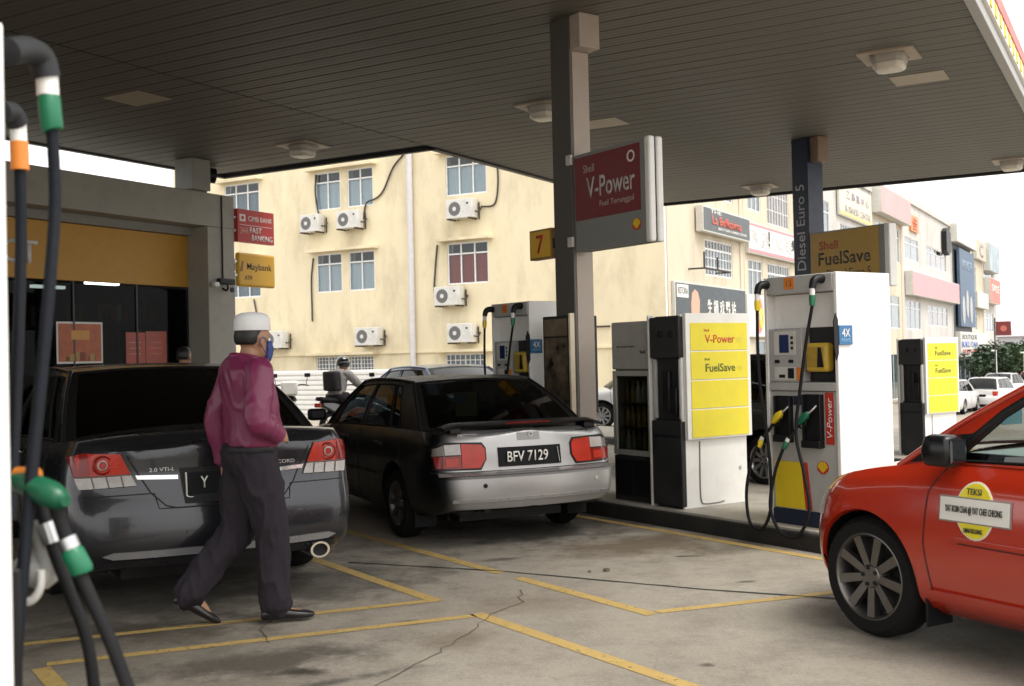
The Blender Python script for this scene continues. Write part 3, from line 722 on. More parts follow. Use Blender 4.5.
# ================================================================== shop
shop_wall = M('shop_render', (.36, .345, .30), .8, var=.06, scale=2, bump=.2, bscale=60, dirt=.25, dirtc=(.16, .15, .13))
SH = thing('station_shop', 'grey convenience shop with ochre sign band and dark glass front', 'shop', FA(-13.5, 9, 0), FA.a)
def sb(name, mat, a0, a1, b0, b1, z0, z1, bev=0, parent=None): return box(name, mat, parent or SH, a0+13.5, a1+13.5, b0-9, b1-9, z0, z1, bev)
sb('fascia_beam', shop_wall, -14.02, -13.5, -8, 13.95, 3.80, 4.355, .01)  # near end lengthened out of view to block light under the canopy
sb('pillar', shop_wall, -14.02, -13.503, 13.33, 13.947, .12, 3.797, .01)
sb('reveal_band', M('reveal_grey', (.24, .235, .21), .7), -14.02, -13.85, 1, 13.327, 3.66, 3.797)
ochre = M('ochre_band', (.52, .27, .035), .5, var=.06)
band = sb('sign_band', ochre, -14.06, -13.97, 1, 13.326, 2.80, 3.655)
text('lettering', 'SELECT', 1.5, .34, pale, band, plane_m((13.5-13.966, 10.41-.75-9, 3.18), (0, 1, 0), (0, 0, 1)), .03, .01)
sb('side_wall', shop_wall, -22, -14.03, 13.6, 13.94, .0, 4.3)
sb('roof', shop_wall, -22, -14.03, 1, 13.59, 4.1, 4.3)
sb('back_wall', M('shop_interior', (.035, .035, .034), .8), -22, -21.8, 1, 13.59, .0, 4.09)
sb('floor', M('shop_floor', (.2, .19, .17), .5), -21.79, -14.03, 1, 13.59, .0, .12)
sb('ceiling', M('shop_ceiling', (.10, .10, .10), .8), -21.79, -14.1, 1, 13.59, 3.3, 3.35)
sb('door_step', kerb_top, -14.02, -12.6, 1, 14.2, .0, .115, .01)
sg = glass('shop_glass', (.30, .32, .32), .14)
mull = M('mullion_dark', (.02, .02, .02), .4)
edges = [1.0, 3.4, 5.8, 8.2, 9.6, 11.05, 12.25, 13.325]
for b0, b1 in zip(edges, edges[1:]):
    sb('pane', sg, -14.0, -13.992, b0+.03, b1-.03, .22, 2.76)
    sb('mullion', mull, -14.03, -13.97, b1-.028, b1, .12, 2.795)
sb('sill', mull, -14.03, -13.97, 1, 13.3, .121, .20)
tubeL = M('shop_tube_light', (.9, .95, .9), emit=2.2)
for (a, b0, b1, z) in ((-15.5, 11.45, 12.05, 2.79), (-15.5, 12.5, 13.15, 2.90), (-18, 8, 9.2, 3.2), (-18, 11, 12.2, 3.2)):
    sb('ceiling_tube', tubeL, a-.05, a+.05, b0, b1, z, z+.05)
shelfm = M('shop_shelf', (.06, .06, .06), .6); goods = [M('goods_%d' % i, c, .5) for i, c in enumerate(((.25, .05, .03), (.30, .22, .05), (.05, .12, .2), (.3, .3, .28)))]
for k in range(3):
    sb('gondola', shelfm, -18.2+k*1.5-.0, -17.8+k*1.5, 7.5, 12.6, .121, 1.55)
for i in range(26):
    b0 = 7.6+i*.19; sb('packet', goods[i % 4], -14.9, -14.79, b0, b0+.12, 1.552, 1.72+.06*random.random())
rk = random.Random(9); m = MB()
for row in range(5):                       # stocked wall racks, far too small to pick apart
    z = .35+row*.48
    for i in range(40):
        a0 = -21.2+i*.165; m.box(a0+13.5, a0+13.5+.07+.08*rk.random(), 13.2-9, 13.42-9, z, z+.16+.22*rk.random(), rk.choice((0, 1, 2, 3, 4, 4, 4)))
    for i in range(70):
        b0 = 1.3+i*.165; mi = rk.randrange(5)
        m.box(-21.75+13.5, -21.5+13.5, b0-9, b0+.08+.08*rk.random()-9, z, z+.18+.2*rk.random(), mi)
tag(m.build('shelf_goods', [M('goods_%d' % i, (1, 1, 1)) for i in range(4)]+[M('goods_dark', (.05, .05, .06), .5)], SH), kind='stuff')
sb('side_lining', M('shop_interior', (.035, .035, .034), .8), -21.78, -14.06, 13.45, 13.59, .121, 3.29)
for row in range(5): sb('wall_rack', shelfm, -21.3, -14.5, 13.15, 13.449, .30+row*.48, .34+row*.48)
for row in range(5): sb('wall_rack', shelfm, -21.78, -21.4, 1.2, 13.14, .30+row*.48, .34+row*.48)
# posters behind the glass
def poster(b0, b1, z0, z1, lb, mats, framed=False, cols=1):
    t = thing('poster', lb, 'poster', FA(-13.985, b0, z0), FA.a)
    L, Hh = b1-b0, z1-z0
    if framed: box('frame', pale, t, 0, .008, 0, L, 0, Hh, .002)
    x0 = .0085 if framed else 0; g = .03 if framed else 0
    if cols == 1: box('sheet', mats[0], t, x0, x0+.004, g, L-g, g, Hh-g)
    else:
        box('sheet', mats[0], t, x0, x0+.004, 0, L*.47, 0, Hh-.02); box('sheet', mats[1], t, x0, x0+.006, L*.48, L, .0, Hh)
    return t, x0+.004
pr1 = M('poster_orange', (.42, .10, .03), .4, var=.25, scale=8); pr2 = M('poster_red', (.36, .055, .03), .4, var=.2, scale=6)
t, xo = poster(10.73, 11.56, 1.55, 2.18, 'white-framed orange poster in the shop window', [pr1], True)
box('price_block', M('poster_gold', (.60, .28, .05), .4), t, xo, xo+.003, .25, .58, .36, .50)
for i in range(9):
    h = .05+.13*random.random(); q = .15+.5*random.random(); box('product_picture', [M('poster_olive', (.10, .07, .02), .5), M('poster_rust', (.22, .05, .015), .5), M('poster_tan', (.40, .24, .08), .5)][i % 3], t, xo+.0004*i, xo+.003+.0004*i, q, q+.04+.05*random.random(), .04, .04+h)
text('lettering', 'SALE', .3, .05, pr2, t, plane_m((xo+.001, .41, .43), (0, 1, 0), (0, 0, 1)), .003) if False else None
t, xo = poster(12.01, 12.84, 1.5, 2.05, 'pair of plain red sheets taped to the shop window', [pr2, pr2], False, 2)
for k in (0, 1):
    for i in range(3): box('print_line', M('poster_pale', (.5, .2, .12), .5), t, xo+.002, xo+.0035, .06+k*.42, .30+k*.42, .36-.09*i, .375-.09*i)
# bank signs on brackets beside the pillar
def bank_sign(b0, b1, z0, z1, mat, lb, round_=0.):
    t = thing('bank_sign', lb, 'sign', FA(-13.56, b0, z0), FA.a)
    L, Hh = b1-b0, z1-z0
    MB().box(0, .10, 0, L, 0, Hh).build('sign_box', mat, t, bevel=round_ or .006, seg=4)
    box('bracket', steel, t, .03, .07, -.05, .0, Hh*.3, Hh*.3+.04); box('bracket', steel, t, .03, .07, -.05, .0, Hh*.7, Hh*.7+.04)
    return t
SX, SY = (0, 1, 0), (0, 0, 1)
t = bank_sign(13.99, 14.90, 3.59, 4.16, M('bank_red', (.42, .03, .025), .4, var=.04), 'red bank sign jutting from the shop pillar')
w_ = pale
text('lettering', 'CIMB BANK', .60, .085, w_, t, plane_m((.1015, .56, .42), SX, SY), .002)
m = MB(); m.box(.101, .103, .05, .19, .36, .48); m.build('square_mark', w_, t); box('square_mark_core', red, t, .1032, .1045, .085, .155, .39, .45)
box('rule', w_, t, .101, .103, .05, .86, .295, .302)
text('lettering', '24HR', .20, .11, M('bank_pale', (.65, .35, .3), .5), t, plane_m((.1015, .16, .20), SX, SY), .002)
text('lettering', 'FAST', .30, .10, w_, t, plane_m((.1015, .44, .22), SX, SY), .002, .01)
text('lettering', 'BANKING', .52, .10, w_, t, plane_m((.1015, .60, .09), SX, SY), .002, .01)
t = bank_sign(13.99, 14.92, 2.82, 3.41, M('bank_yellow', (.66, .36, .02), .4, var=.04), 'yellow rounded bank sign with black name under the red one', .045)
ink = M('lettering_dark', (.03, .03, .025), .5)
text('lettering', 'Maybank', .62, .15, ink, t, plane_m((.1015, .52, .34), SX, SY), .002, .005)
text('lettering', 'ATM', .17, .075, ink, t, plane_m((.1015, .24, .16), SX, SY), .002)
MB().prism([(.03, .26), (.09, .44), (.13, .44), (.10, .26)], .101, .103, 'yz').build('tiger_mark', M('mark_brown', (.25, .13, .02), .5), t)
# security camera and its conduit
t = thing('security_camera', 'black and white security camera on the shop pillar', 'camera', FA(-13.49, 13.60, 2.83), FA.a)
MB().box(.03, .13, -.14, .22, 0, .10).build('housing', black, t, bevel=.02, seg=3)
MB().box(.035, .125, -.26, -.142, -.05, .03).build('rear_cover', white, t, bevel=.02)
MB().tube(bez([(-.01, .05, -.06), (.06, .06, -.10), (.10, .06, -.06), (.10, .05, -.001)], 10), .018, 8).build('arm', black, t, smooth=60)
MB().lathe([(.045, 0), (.045, .02), (0, .02)], (.13, .12, -.09), 'x', 12).build('lamp', black, t)
MB().tube([(.0, .05, .10), (-.0, .05, 1.5)], .014, 8).build('conduit', dark, t, smooth=60)
o = MB().tube(bez([(0, 0, 0), (0, .0, .22), (.06, .10, .36), (.22, .20, .36)], 14), .13, 14).build('roof_duct', black, None, smooth=60, loc=FA(-13.85, 13.5, 4.356)); tag(o, 'black curved duct elbow on the shop roof beside the stub column', 'duct')

# ================================================================== flats and shop row behind
def streak(name, c, d):
    m = M(name, c, .85, var=.05, scale=1.2, dirt=d, dirtc=(c[0]*.45, c[1]*.42, c[2]*.38), dscale=.75, stretch=(1, 1, .42), bump=.1, bscale=30); return m
cream = streak('cream_render', (.74, .65, .455), .55)
cream2 = streak('pale_cream_render', (.60, .53, .41), .5)
whitew = streak('white_render', (.56, .54, .51), .5)
winw = M('window_frame_white', (.78, .78, .78), .5, dirt=.15, dirtc=(.4, .38, .36))
pane_g = glass('window_glass', (.75, .8, .82), .9)
curt = [M('curtain_white', (.78, .78, .80), .9, var=.12, scale=3, stretch=(8, 8, .3)), M('curtain_red', (.46, .07, .055), .9, var=.15, scale=3, stretch=(8, 8, .3)), M('curtain_grey', (.34, .36, .39), .9, var=.2, scale=3, stretch=(8, 8, .3)), M('curtain_pink', (.52, .25, .22), .9, var=.1)]
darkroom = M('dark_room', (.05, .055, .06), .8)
def wall_holes(P, u0, u1, z0, z1, holes, depth):
    """wall sheet in (u, z) with window openings and their reveals; P(u, z, d) -> point, d into the wall"""
    us = sorted({u0, u1, *[h[0] for h in holes], *[h[1] for h in holes]}); zs = sorted({z0, z1, *[h[2] for h in holes], *[h[3] for h in holes]})
    m = MB()
    for a, b in zip(us, us[1:]):
        for c, d in zip(zs, zs[1:]):
            um, zm = (a+b)/2, (c+d)/2
            if any(h[0] < um < h[1] and h[2] < zm < h[3] for h in holes): continue
            m.quad(P(a, c, 0), P(b, c, 0), P(b, d, 0), P(a, d, 0))
    for (a, b, c, d) in holes:
        m.quad(P(a, c, 0), P(b, c, 0), P(b, c, depth), P(a, c, depth)); m.quad(P(a, d, 0), P(b, d, 0), P(b, d, depth), P(a, d, depth))
        m.quad(P(a, c, 0), P(a, d, 0), P(a, d, depth), P(a, c, depth)); m.quad(P(b, c, 0), P(b, d, 0), P(b, d, depth), P(b, c, depth))
    return m
def window(parent, B, a, b, c, d, n, curtain, transom=True, grille=False, inset=.045):
    """B(u0,u1,d0,d1,z0,z1,name,mat,parent) boxes in wall coordinates"""
    mm = []; t = .045
    fr = B(a, b, inset-.02, inset+.03, c, c+t, 'window', winw, parent)
    def bar(u0, u1, z0, z1): B(u0, u1, inset-.02, inset+.03, z0, z1, 'frame_bar', winw, fr)
    bar(a, b, d-t, d); bar(a, a+t, c+t, d-t); bar(b-t, b, c+t, d-t)
    tz = d-(d-c)*.27 if transom else d-t
    if transom: bar(a+t, b-t, tz-t/2, tz+t/2)
    for i in range(1, n): u = a+(b-a)*i/n; bar(u-t/2, u+t/2, c+t, d-t)
    B(a+t, b-t, inset+.0, inset+.008, c+t, d-t, 'pane', pane_g, fr)
    B(a, b, inset+.06, inset+.08, c, tz, 'curtain', curt[curtain], fr)
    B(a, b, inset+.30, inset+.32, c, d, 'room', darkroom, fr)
    if grille:
        for i in range(1, grille): u = a+(b-a)*i/grille; B(u-.012, u+.012, .01, .03, c, d, 'grille_bar', winw, fr)
        for z in np.linspace(c, d, 5)[1:-1]: B(a, b, .031, .05, z-.012, z+.012, 'grille_bar', winw, fr)
    return fr
BX, BY = -12.0, 29.8
FL = thing('apartment_block', 'cream rendered flats with stained walls and hooded windows', 'building', FA(BX, BY, 0), FA.a)
def B1(u0, u1, d0, d1, z0, z1, name, mat, parent): return box(name, mat, parent, u0-BX, u1-BX, d0, d1, z0, z1)
rows = [(6.74, 8.05), (3.88, 5.22)]
cols_ = [(-29.3, -27.6, 3), (-25.0, -23.88, 2), (-23.58, -22.48, 2), (-19.55, -18.0, 3)]
holes = [(a, b, c, d) for (c, d) in rows for (a, b, n) in cols_] + [(-25.1, -24.0, 1.12, 1.66), (-23.7, -22.6, 1.12, 1.66), (-19.7, -18.2, .8, 1.65)]
wall_holes(lambda u, z, d: (u-BX, d, z), -31.9, BX-.02, -1.8, 9.6, holes, .34).build('wall', cream, FL)
for ri, (c, d) in enumerate(rows):
    for k, (a, b, n) in enumerate(cols_):
        window(FL, B1, a, b, c, d, n, 1 if (ri == 1 and k == 3) else (2 if k == 0 else 0))
for (a, b, c, d) in holes[8:]:
    window(FL, B1, a, b, c, d, 2, 2, False, 8)
for (a, b, z) in ((-25.25, -22.3, 8.10), (-29.5, -27.4, 8.10), (-19.8, -17.75, 8.10), (-25.25, -22.3, 5.27), (-19.8, -17.8, 5.27), (-29.5, -27.4, 5.27), (-25.3, -22.4, 1.70), (-19.95, -17.9, 1.70)):
    B1(a, b, -.32, .0, z, z+.09, 'window_hood', cream, FL)
B1(-31.9, -19.99, -.06, -.001, 1.705, 1.77, 'ledge', cream, FL); B1(-17.85, BX-.05, -.06, -.001, 1.705, 1.77, 'ledge', cream, FL)
MB().tube([(-20.9-BX, -.12, -1.5), (-20.9-BX, -.12, 9.0)], .10, 10).build('downpipe', M('pipe_lilac_white', (.60, .58, .60), .5), FL, smooth=60)
B1(-31.9, BX-.02, .5, 12, 9.3, 9.6, 'roof', cream2, FL)
cable = M('cable', (.045, .035, .03), .7)
for pts in ([(-24.9, 8.0), (-24.95, 7.4), (-24.85, 6.75), (-24.8, 6.6)], [(-21.15, 8.3), (-21.6, 7.9), (-22.0, 7.2), (-22.3, 6.95), (-22.75, 6.8), (-22.85, 6.3)],
            [(-17.6, 7.9), (-17.55, 7.2), (-17.6, 6.6), (-17.75, 6.3), (-18.2, 6.3)], [(-25.1, 5.1), (-25.2, 4.4), (-25.2, 3.5), (-25.2, 2.9)], [(-19.9, 5.2), (-20.0, 4.4), (-20.05, 3.7), (-19.9, 3.45)],
            [(-27.9, 3.8), (-27.8, 3.3), (-27.9, 3.1)]):
    MB().tube(bez([(u-BX, -.05, z) for u, z in pts], 20), .028, 6).build('cable', cable, FL, smooth=60)
MB().tube([(-16.0-BX, -.06, 2.35), (-13.8-BX, -.06, 2.35)], .03, 6).build('pipe', cable, FL)
def ac_unit(parent_f, u, z, w_, lb, face='b'):
    t = thing('air_conditioner', lb, 'air conditioner', FA(u, BY, z), FA.a, 'outdoor air conditioner units on the flats')
    acw = M('ac_white', (.62, .61, .58), .45, dirt=.2)
    MB().box(-w_/2, w_/2, -.42, -.10, 0, .60).build('casing', acw, t, bevel=.015)
    MB().lathe([(.0, 0), (.22, 0), (.23, .012), (.21, .012), (.20, .004), (0, .004)], (-w_*.17, -.425, .30), 'y', 20).build('fan_grille', M('ac_grille', (.12, .12, .12), .5), t)
    MB().lathe([(0, 0), (.07, 0), (.07, .008), (0, .008)], (-w_*.17, -.435, .30), 'y', 12).build('fan_hub', acw, t)
    box('badge', dark, t, w_*.28, w_*.36, -.424, -.4205, .42, .48)
    for x in (-w_*.4, w_*.4):
        box('bracket', cable, t, x-.02, x+.02, -.5, .0, -.045, -.002); box('bracket', cable, t, x+.10, x+.13, -.04, .0, -.03, .5)
    MB().tube(bez([(w_/2, -.25, .2), (w_/2+.12, -.2, .18), (w_/2+.15, -.12, .3), (w_/2+.05, -.05, .3)], 10), .025, 6).build('pipe', cable, t, smooth=60)
    return t
for (u, z, w_, lb) in ((-24.95, 5.98, .82, 'small outdoor air conditioner on the upper row, leftmost'), (-23.3, 5.98, .92, 'outdoor air conditioner under the paired upper windows with a looping cable'),
                       (-18.8, 5.95, .98, 'outdoor air conditioner under the top right window of the flats'), (-19.35, 3.2, .95, 'outdoor air conditioner under the red-curtained window'),
                       (-26.72, 2.0, .92, "air conditioner low on the flats beside the man's white cap"), (-22.6, 2.0, .95, 'low outdoor air conditioner left of the downpipe'),
                       (-18.9, 2.0, .92, 'low outdoor air conditioner directly below the red-curtained one')):
    ac_unit(FL, u, z, w_, lb)
# ---- street side of the same block and the shop row running away
def BS(parent, oy):
    def f(u0, u1, d0, d1, z0, z1, name, mat, par): return box(name, mat, par, -d1, -d0, u0-oy, u1-oy, z0, z1)
    return f
def unit(label, b0, b1, zt, mat, wins, name='shophouse', parapet=True):
    t = thing(name, label, 'building', FA(BX, b0, 0), FA.a, 'shophouses along the side street')
    Bf = BS(t, b0)
    hs_ = [(w[0], w[1], w[2], w[3]) for w in wins]
    wall_holes(lambda u, z, d: (-d, u-b0, z), b0, b1-.03, -2.2, zt, hs_, .34).build('wall', mat, t)
    for w in wins: window(t, Bf, w[0], w[1], w[2], w[3], w[4], w[5], w[6] if len(w) > 6 else True, w[7] if len(w) > 7 else False)
    Bf(b0, b1-.03, .35, 10, zt-.3, zt, 'roof', mat, t)
    if parapet: Bf(b0, b1-.03, -.12, -.001, zt-.25, zt+.02, 'cornice', mat, t)
    for u in (b0, b1-.38): Bf(u, u+.35, -.04, -.001, -2.2, zt-.26, 'pilaster', mat, t)
    return t, Bf
unit('cream corner shophouse behind the dark upper sign', 29.83, 36.85, 9.6, cream2, [(33.1, 35.7, 3.95, 5.1, 3, 2, True, 9), (33.3, 35.9, 6.5, 8.2, 3, 2), (31, 35.8, -1.0, 1.9, 3, 2, False)])
unit('cream shophouse behind the white and pink signboard', 36.86, 44.0, 9.6, cream2, [(37.5, 39.0, 6.5, 8.2, 3, 2), (39.8, 42.6, 6.2, 8.4, 4, 3, True, 8), (37.4, 39.0, 3.4, 4.75, 3, 2), (39.7, 42.5, 3.3, 4.75, 3, 2, True, 9), (38, 43, -1, 1.9, 4, 2, False)])
unit('white shophouse with yellow lettered upper wall behind the brown sign', 44.01, 57.5, 9.7, whitew, [(45.5, 49, 6.2, 8.0, 3, 2), (51, 56.5, 5.2, 7.3, 4, 2, True, 12), (45.5, 49.5, 2.4, 4.3, 3, 2), (51, 56, 2.4, 4.3, 4, 2), (45, 56, -1.2, 1.3, 4, 2, False)])
unit('cream shophouse under the long pink rooftop signboard', 57.51, 65.5, 9.9, cream2, [(58.5, 61.2, 6.3, 8.2, 2, 0), (62.2, 64.8, 6.3, 8.2, 2, 2), (58.5, 64.5, 2.6, 4.4, 3, 2), (58.5, 64.5, -1.3, 1.2, 3, 2, False)])
unit('white shophouse with orange sign and pink canopy band', 65.51, 84.0, 10.3, whitew, [(66.4, 70.8, 6.7, 8.0, 2, 2), (73.6, 81.6, 6.7, 8.0, 4, 3), (66.4, 71, 2.6, 4.3, 3, 2), (73.6, 81.6, 2.9, 4.2, 4, 3), (66.5, 82, -1.3, .9, 5, 2, False)])
unit('narrow dark-fronted shophouse with the tall blue banner', 84.01, 93.5, 10.2, M('dark_cladding', (.06, .065, .075), .6), [(85, 92, -1.3, .6, 3, 2, False)])
unit('pale cream shophouse beyond the blue banner', 93.51, 101, 10.0, cream2, [(94.5, 97, 6.0, 8.0, 2, 2), (94.5, 97, 2.8, 4.4, 2, 2), (94.5, 100, -1.3, .8, 3, 2, False)])
unit('last white shophouse at the far end of the row', 101.01, 110, 10.0, whitew, [(102, 108, 6.0, 8.0, 3, 2), (102, 108, 2.8, 4.4, 3, 2), (102, 108, -1.3, .8, 3, 2, False)])
# ---- signboards on the row
def board(b0, b1, z0, z1, mat, lb, proud=.35, texts=(), trim=None, rim=None):
    t = thing('signboard', lb, 'sign', FA(BX+.045, b0, z0), FA.a, 'signboards along the side street')
    L, Hh = b1-b0, z1-z0
    box('sign_box', offwhite, t, 0, proud-.01, 0, L, 0, Hh, .01)
    box('face', mat, t, proud-.0095, proud, .05, L-.05, .05, Hh-.05)
    if trim: box('trim_band', trim, t, proud+.0005, proud+.008, .05, L-.05, .05, .05+Hh*.10)
    if rim: box('trim_band', rim, t, proud+.0005, proud+.008, .05, L-.05, Hh*.93-.05, Hh-.05)
    for (s, cx, cz, w_, h_, mt, off) in texts:
        text('lettering', s, w_*L, h_*Hh, mt, t, plane_m((proud+.002, cx*L, cz*Hh), (0, 1, 0), (0, 0, 1)), .01, off)
    return t
slate = M('sign_slate', (.085, .095, .105), .5, var=.06)
sred = M('sign_letter_red', (.55, .10, .06), .5); sw = pale; pinkm = M('sign_pink', (.55, .26, .28), .6, var=.05); sblk = M('sign_black', (.03, .03, .03), .5)
board(32.2, 36.8, 5.25, 6.05, slate, 'dark slate sign with red name high on the corner block', .25, [('La Bellissima', .48, .52, .62, .36, sred, .02), ('THE', .25, .84, .22, .14, sw, 0), ('BEAUTY AND SLIMMING CENTRE', .6, .22, .62, .1, sw, 0)])
board(36.95, 43.5, 4.92, 6.02, M('sign_white', (.72, .70, .68), .5, var=.05), 'white sign with black scribbled characters and pink trim', .15, [('美 容 ! 化 妝', .42, .56, .75, .42, M('sign_ghost', (.50, .49, .47), .5), .0), ('髮', .86, .58, .13, .4, sblk, .01), ('!', .36, .6, .03, .5, sblk, .02), ('SALON', .5, .3, .6, .1, M('sign_ghost', (.50, .49, .47), .5), 0)], pinkm, pinkm)
t = board(30.05, 36.55, 2.15, 3.62, M('sign_charcoal', (.055, .07, .08), .5, var=.08), 'charcoal sign with white characters above the fridge', .12, [('生 鍋 戏 聯 站', .62, .52, .42, .34, sw, .015)])
box('corner_panel', pale, t, .1205, .126, .12, 1.05, 1.0, 1.38); text('lettering', 'RESTORIA', .8, .2, sblk, t, plane_m((.1265, .6, 1.2), (0, 1, 0), (0, 0, 1)), .004)
MB().prism([(1.3, .1), (1.25, .8), (1.35, 1.15), (1.6, 1.28), (1.85, 1.2), (2.0, .95), (1.95, .5), (2.15, .1)], .1205, .128, 'yz').build('thumb_picture', M('thumb_peach', (.62, .34, .24), .5, var=.1), t)
t = board(36.7, 39.6, 2.0, 3.5, M('sign_lilac', (.70, .66, .66), .5), 'white sign with pink and orange flame swirls', .12)
for k, (c_, w_) in enumerate(((pinkm, .30), (orange, .2), (yellow, .10))):
    MB().lathe([(w_, 0), (w_+.14, 0), (w_+.14, .006), (w_, .006)], n=24, close=True).xf(plane_m((.122+.004*k, 1.3+.12*k, .78-.05*k), (0, 1, 0), (0, 0, 1)) @ Matrix.Diagonal((1, 1.5, 1, 1))).build('swirl', c_, t)
t = board(50.3, 57.0, 7.6, 9.2, M('sign_cream_print', (.70, .64, .50), .6, var=.05), 'pale yellow printed signboard above the brown hanging sign', .12, [('乙 商 業 中 心', .55, .66, .7, .26, M('ink_violet', (.30, .26, .38), .5), .01), ('BUSINESS CENTRE', .55, .25, .8, .2, M('ink_grey', (.36, .33, .32), .5), .01)], M('trim_yellow', (.66, .52, .2), .5))
board(57.6, 65.6, 8.45, 9.85, M('sign_pale_pink', (.60, .36, .36), .6, var=.12, scale=.6), 'long faded pink signboard at the roof edge', .5)
board(66.0, 84.0, 4.55, 5.95, M('sign_pale_pink2', (.58, .33, .35), .6, var=.1, scale=.5), 'pink canopy band across the white shophouse', .45)
t = thing('signboard', 'orange square character sign high on the white shophouse', 'sign', FA(BX+.02, 68.0, 8.45), FA.a, 'signboards along the side street')
box('panel', orange, t, 0, .1, 0, 2.4, 0, .95); text('lettering', '佳', 1.6, .8, sred, t, plane_m((.102, 1.2, .47), (0, 1, 0), (0, 0, 1)), .01, .02)
t = thing('signboard', 'black shield-shaped sign high on the white shophouse', 'sign', FA(BX+.02, 79.6, 7.9), FA.a, 'signboards along the side street')
MB().prism([(0, .2), (.9, -.1), (1.9, .2), (1.9, 1.5), (.9, 1.8), (0, 1.5)], 0, .35, 'yz').build('panel', black, t)
t = thing('signboard', 'tall blue banner with pale figures on the dark shophouse', 'sign', FA(BX+.17, 85.3, 3.0), FA.a, 'signboards along the side street')
box('panel', M('banner_blue', (.10, .15, .23), .6, var=.25, scale=.5), t, 0, .2, 0, 7.8, 0, 5.7)
for k, (y, z, h) in enumerate(((1.4, .4, 2.0), (3.4, .9, 1.8), (5.4, .5, 2.2))): MB().lathe([(.0, 0), (.7, .02), (.7, .03), (0, .05)], n=16).xf(plane_m((.2, y, z+.8), (0, 1, 0), (0, 0, 1)) @ Matrix.Diagonal((1, 1.5, 1, 1))).build('printed_figure', M('banner_pale', (.45, .45, .45), .6, var=.2), t)
text('lettering', 'WONDER', 5.5, .7, M('banner_light', (.28, .36, .45), .6), t, plane_m((.202, 3.9, 4.6), (0, 1, 0), (0, 0, 1)), .01, .01)
board(83.2, 93.4, 9.0, 10.3, offwhite, 'blank white box above the blue banner', .5)
t = board(84.3, 100, .75, 2.6, M('sign_shop_white', (.68, .66, .62), .6), 'low shop signboard with blue and red lettering by the parked cars', .4, [('BOUTIQUE', .30, .78, .5, .22, sblk, .01), ('BUKU DAN', .30, .50, .55, .24, M('ink_blue', (.04, .10, .42), .5), .02), ('PERNIAGAAN', .45, .2, .8, .2, M('ink_red', (.5, .06, .04), .5), .02)])
board(95, 101, 8.6, 10.2, M('sign_gold_wall', (.52, .46, .36), .6, var=.2), 'dull gold emblem signboard near the end of the row', .3, [('C', .5, .5, .4, .7, M('emblem_grey', (.25, .24, .24), .5), .03)])
board(101.5, 109, 8.0, 10.4, M('sign_far_blue', (.35, .42, .46), .6, var=.4, scale=.8), 'grey blue printed signboard on the last shophouse', .5)
board(101.5, 109, 5.2, 7.4, M('sign_far_red', (.58, .20, .16), .6, var=.3, scale=.8), 'red striped signboard on the last shophouse', .5, [('SALE', .5, .6, .7, .3, pale, .02)])
board(94, 101, 4.6, 5.9, offwhite, 'plain pale canopy board beyond the blue banner', .4)
for (b0, b1, mt) in ((66.5, 82, whitew), (85, 93, black), (94, 100, whitew), (102, 108, black)):
    pass
# bracket with wires and a small AC shelf on the corner block
t = thing('wall_bracket', 'rusty empty bracket below the slate sign', 'bracket', FA(BX+.001, 31.6, 4.05), FA.a)
MB().tube([(0, 0, .0), (.5, 0, 0), (.5, 2.4, 0), (0, 2.4, 0)], .03, 6).build('rail', cable, t); MB().tube([(.5, .02, .03), (.5, .02, .5)], .03, 6).build('upright', cable, t); MB().tube([(.5, 1.2, .03), (.5, 1.2, .4)], .03, 6).build('upright', cable, t)
# white hoarding in front of the flats
hw = M('hoarding_white', (.72, .71, .69), .55, var=.03, dirt=.15, dirtc=(.4, .38, .35))
t = thing('hoarding', 'long white horizontally ribbed hoarding fence before the flats', 'fence', FA(-31, 27.0, 0), FA.a)
gz = -.35
for i in range(10):
    z = gz+.02+i*.155; m = MB()
    m.prism([(0, 0), (.045, .012), (.05, .03), (.05, .10), (.045, .118), (0, .13), (0, .152), (-.02, .152), (-.02, 0)], 0, 11.6, 'yz').xf(Matrix(((1, 0, 0, 0), (0, -1, 0, 0), (0, 0, 1, z), (0, 0, 0, 1))))
    m.build('plank', hw, t)
for k in range(6): MB().box(k*2.3, k*2.3+.08, .03, .12, gz-.3, gz+1.56).build('post', steel, t)
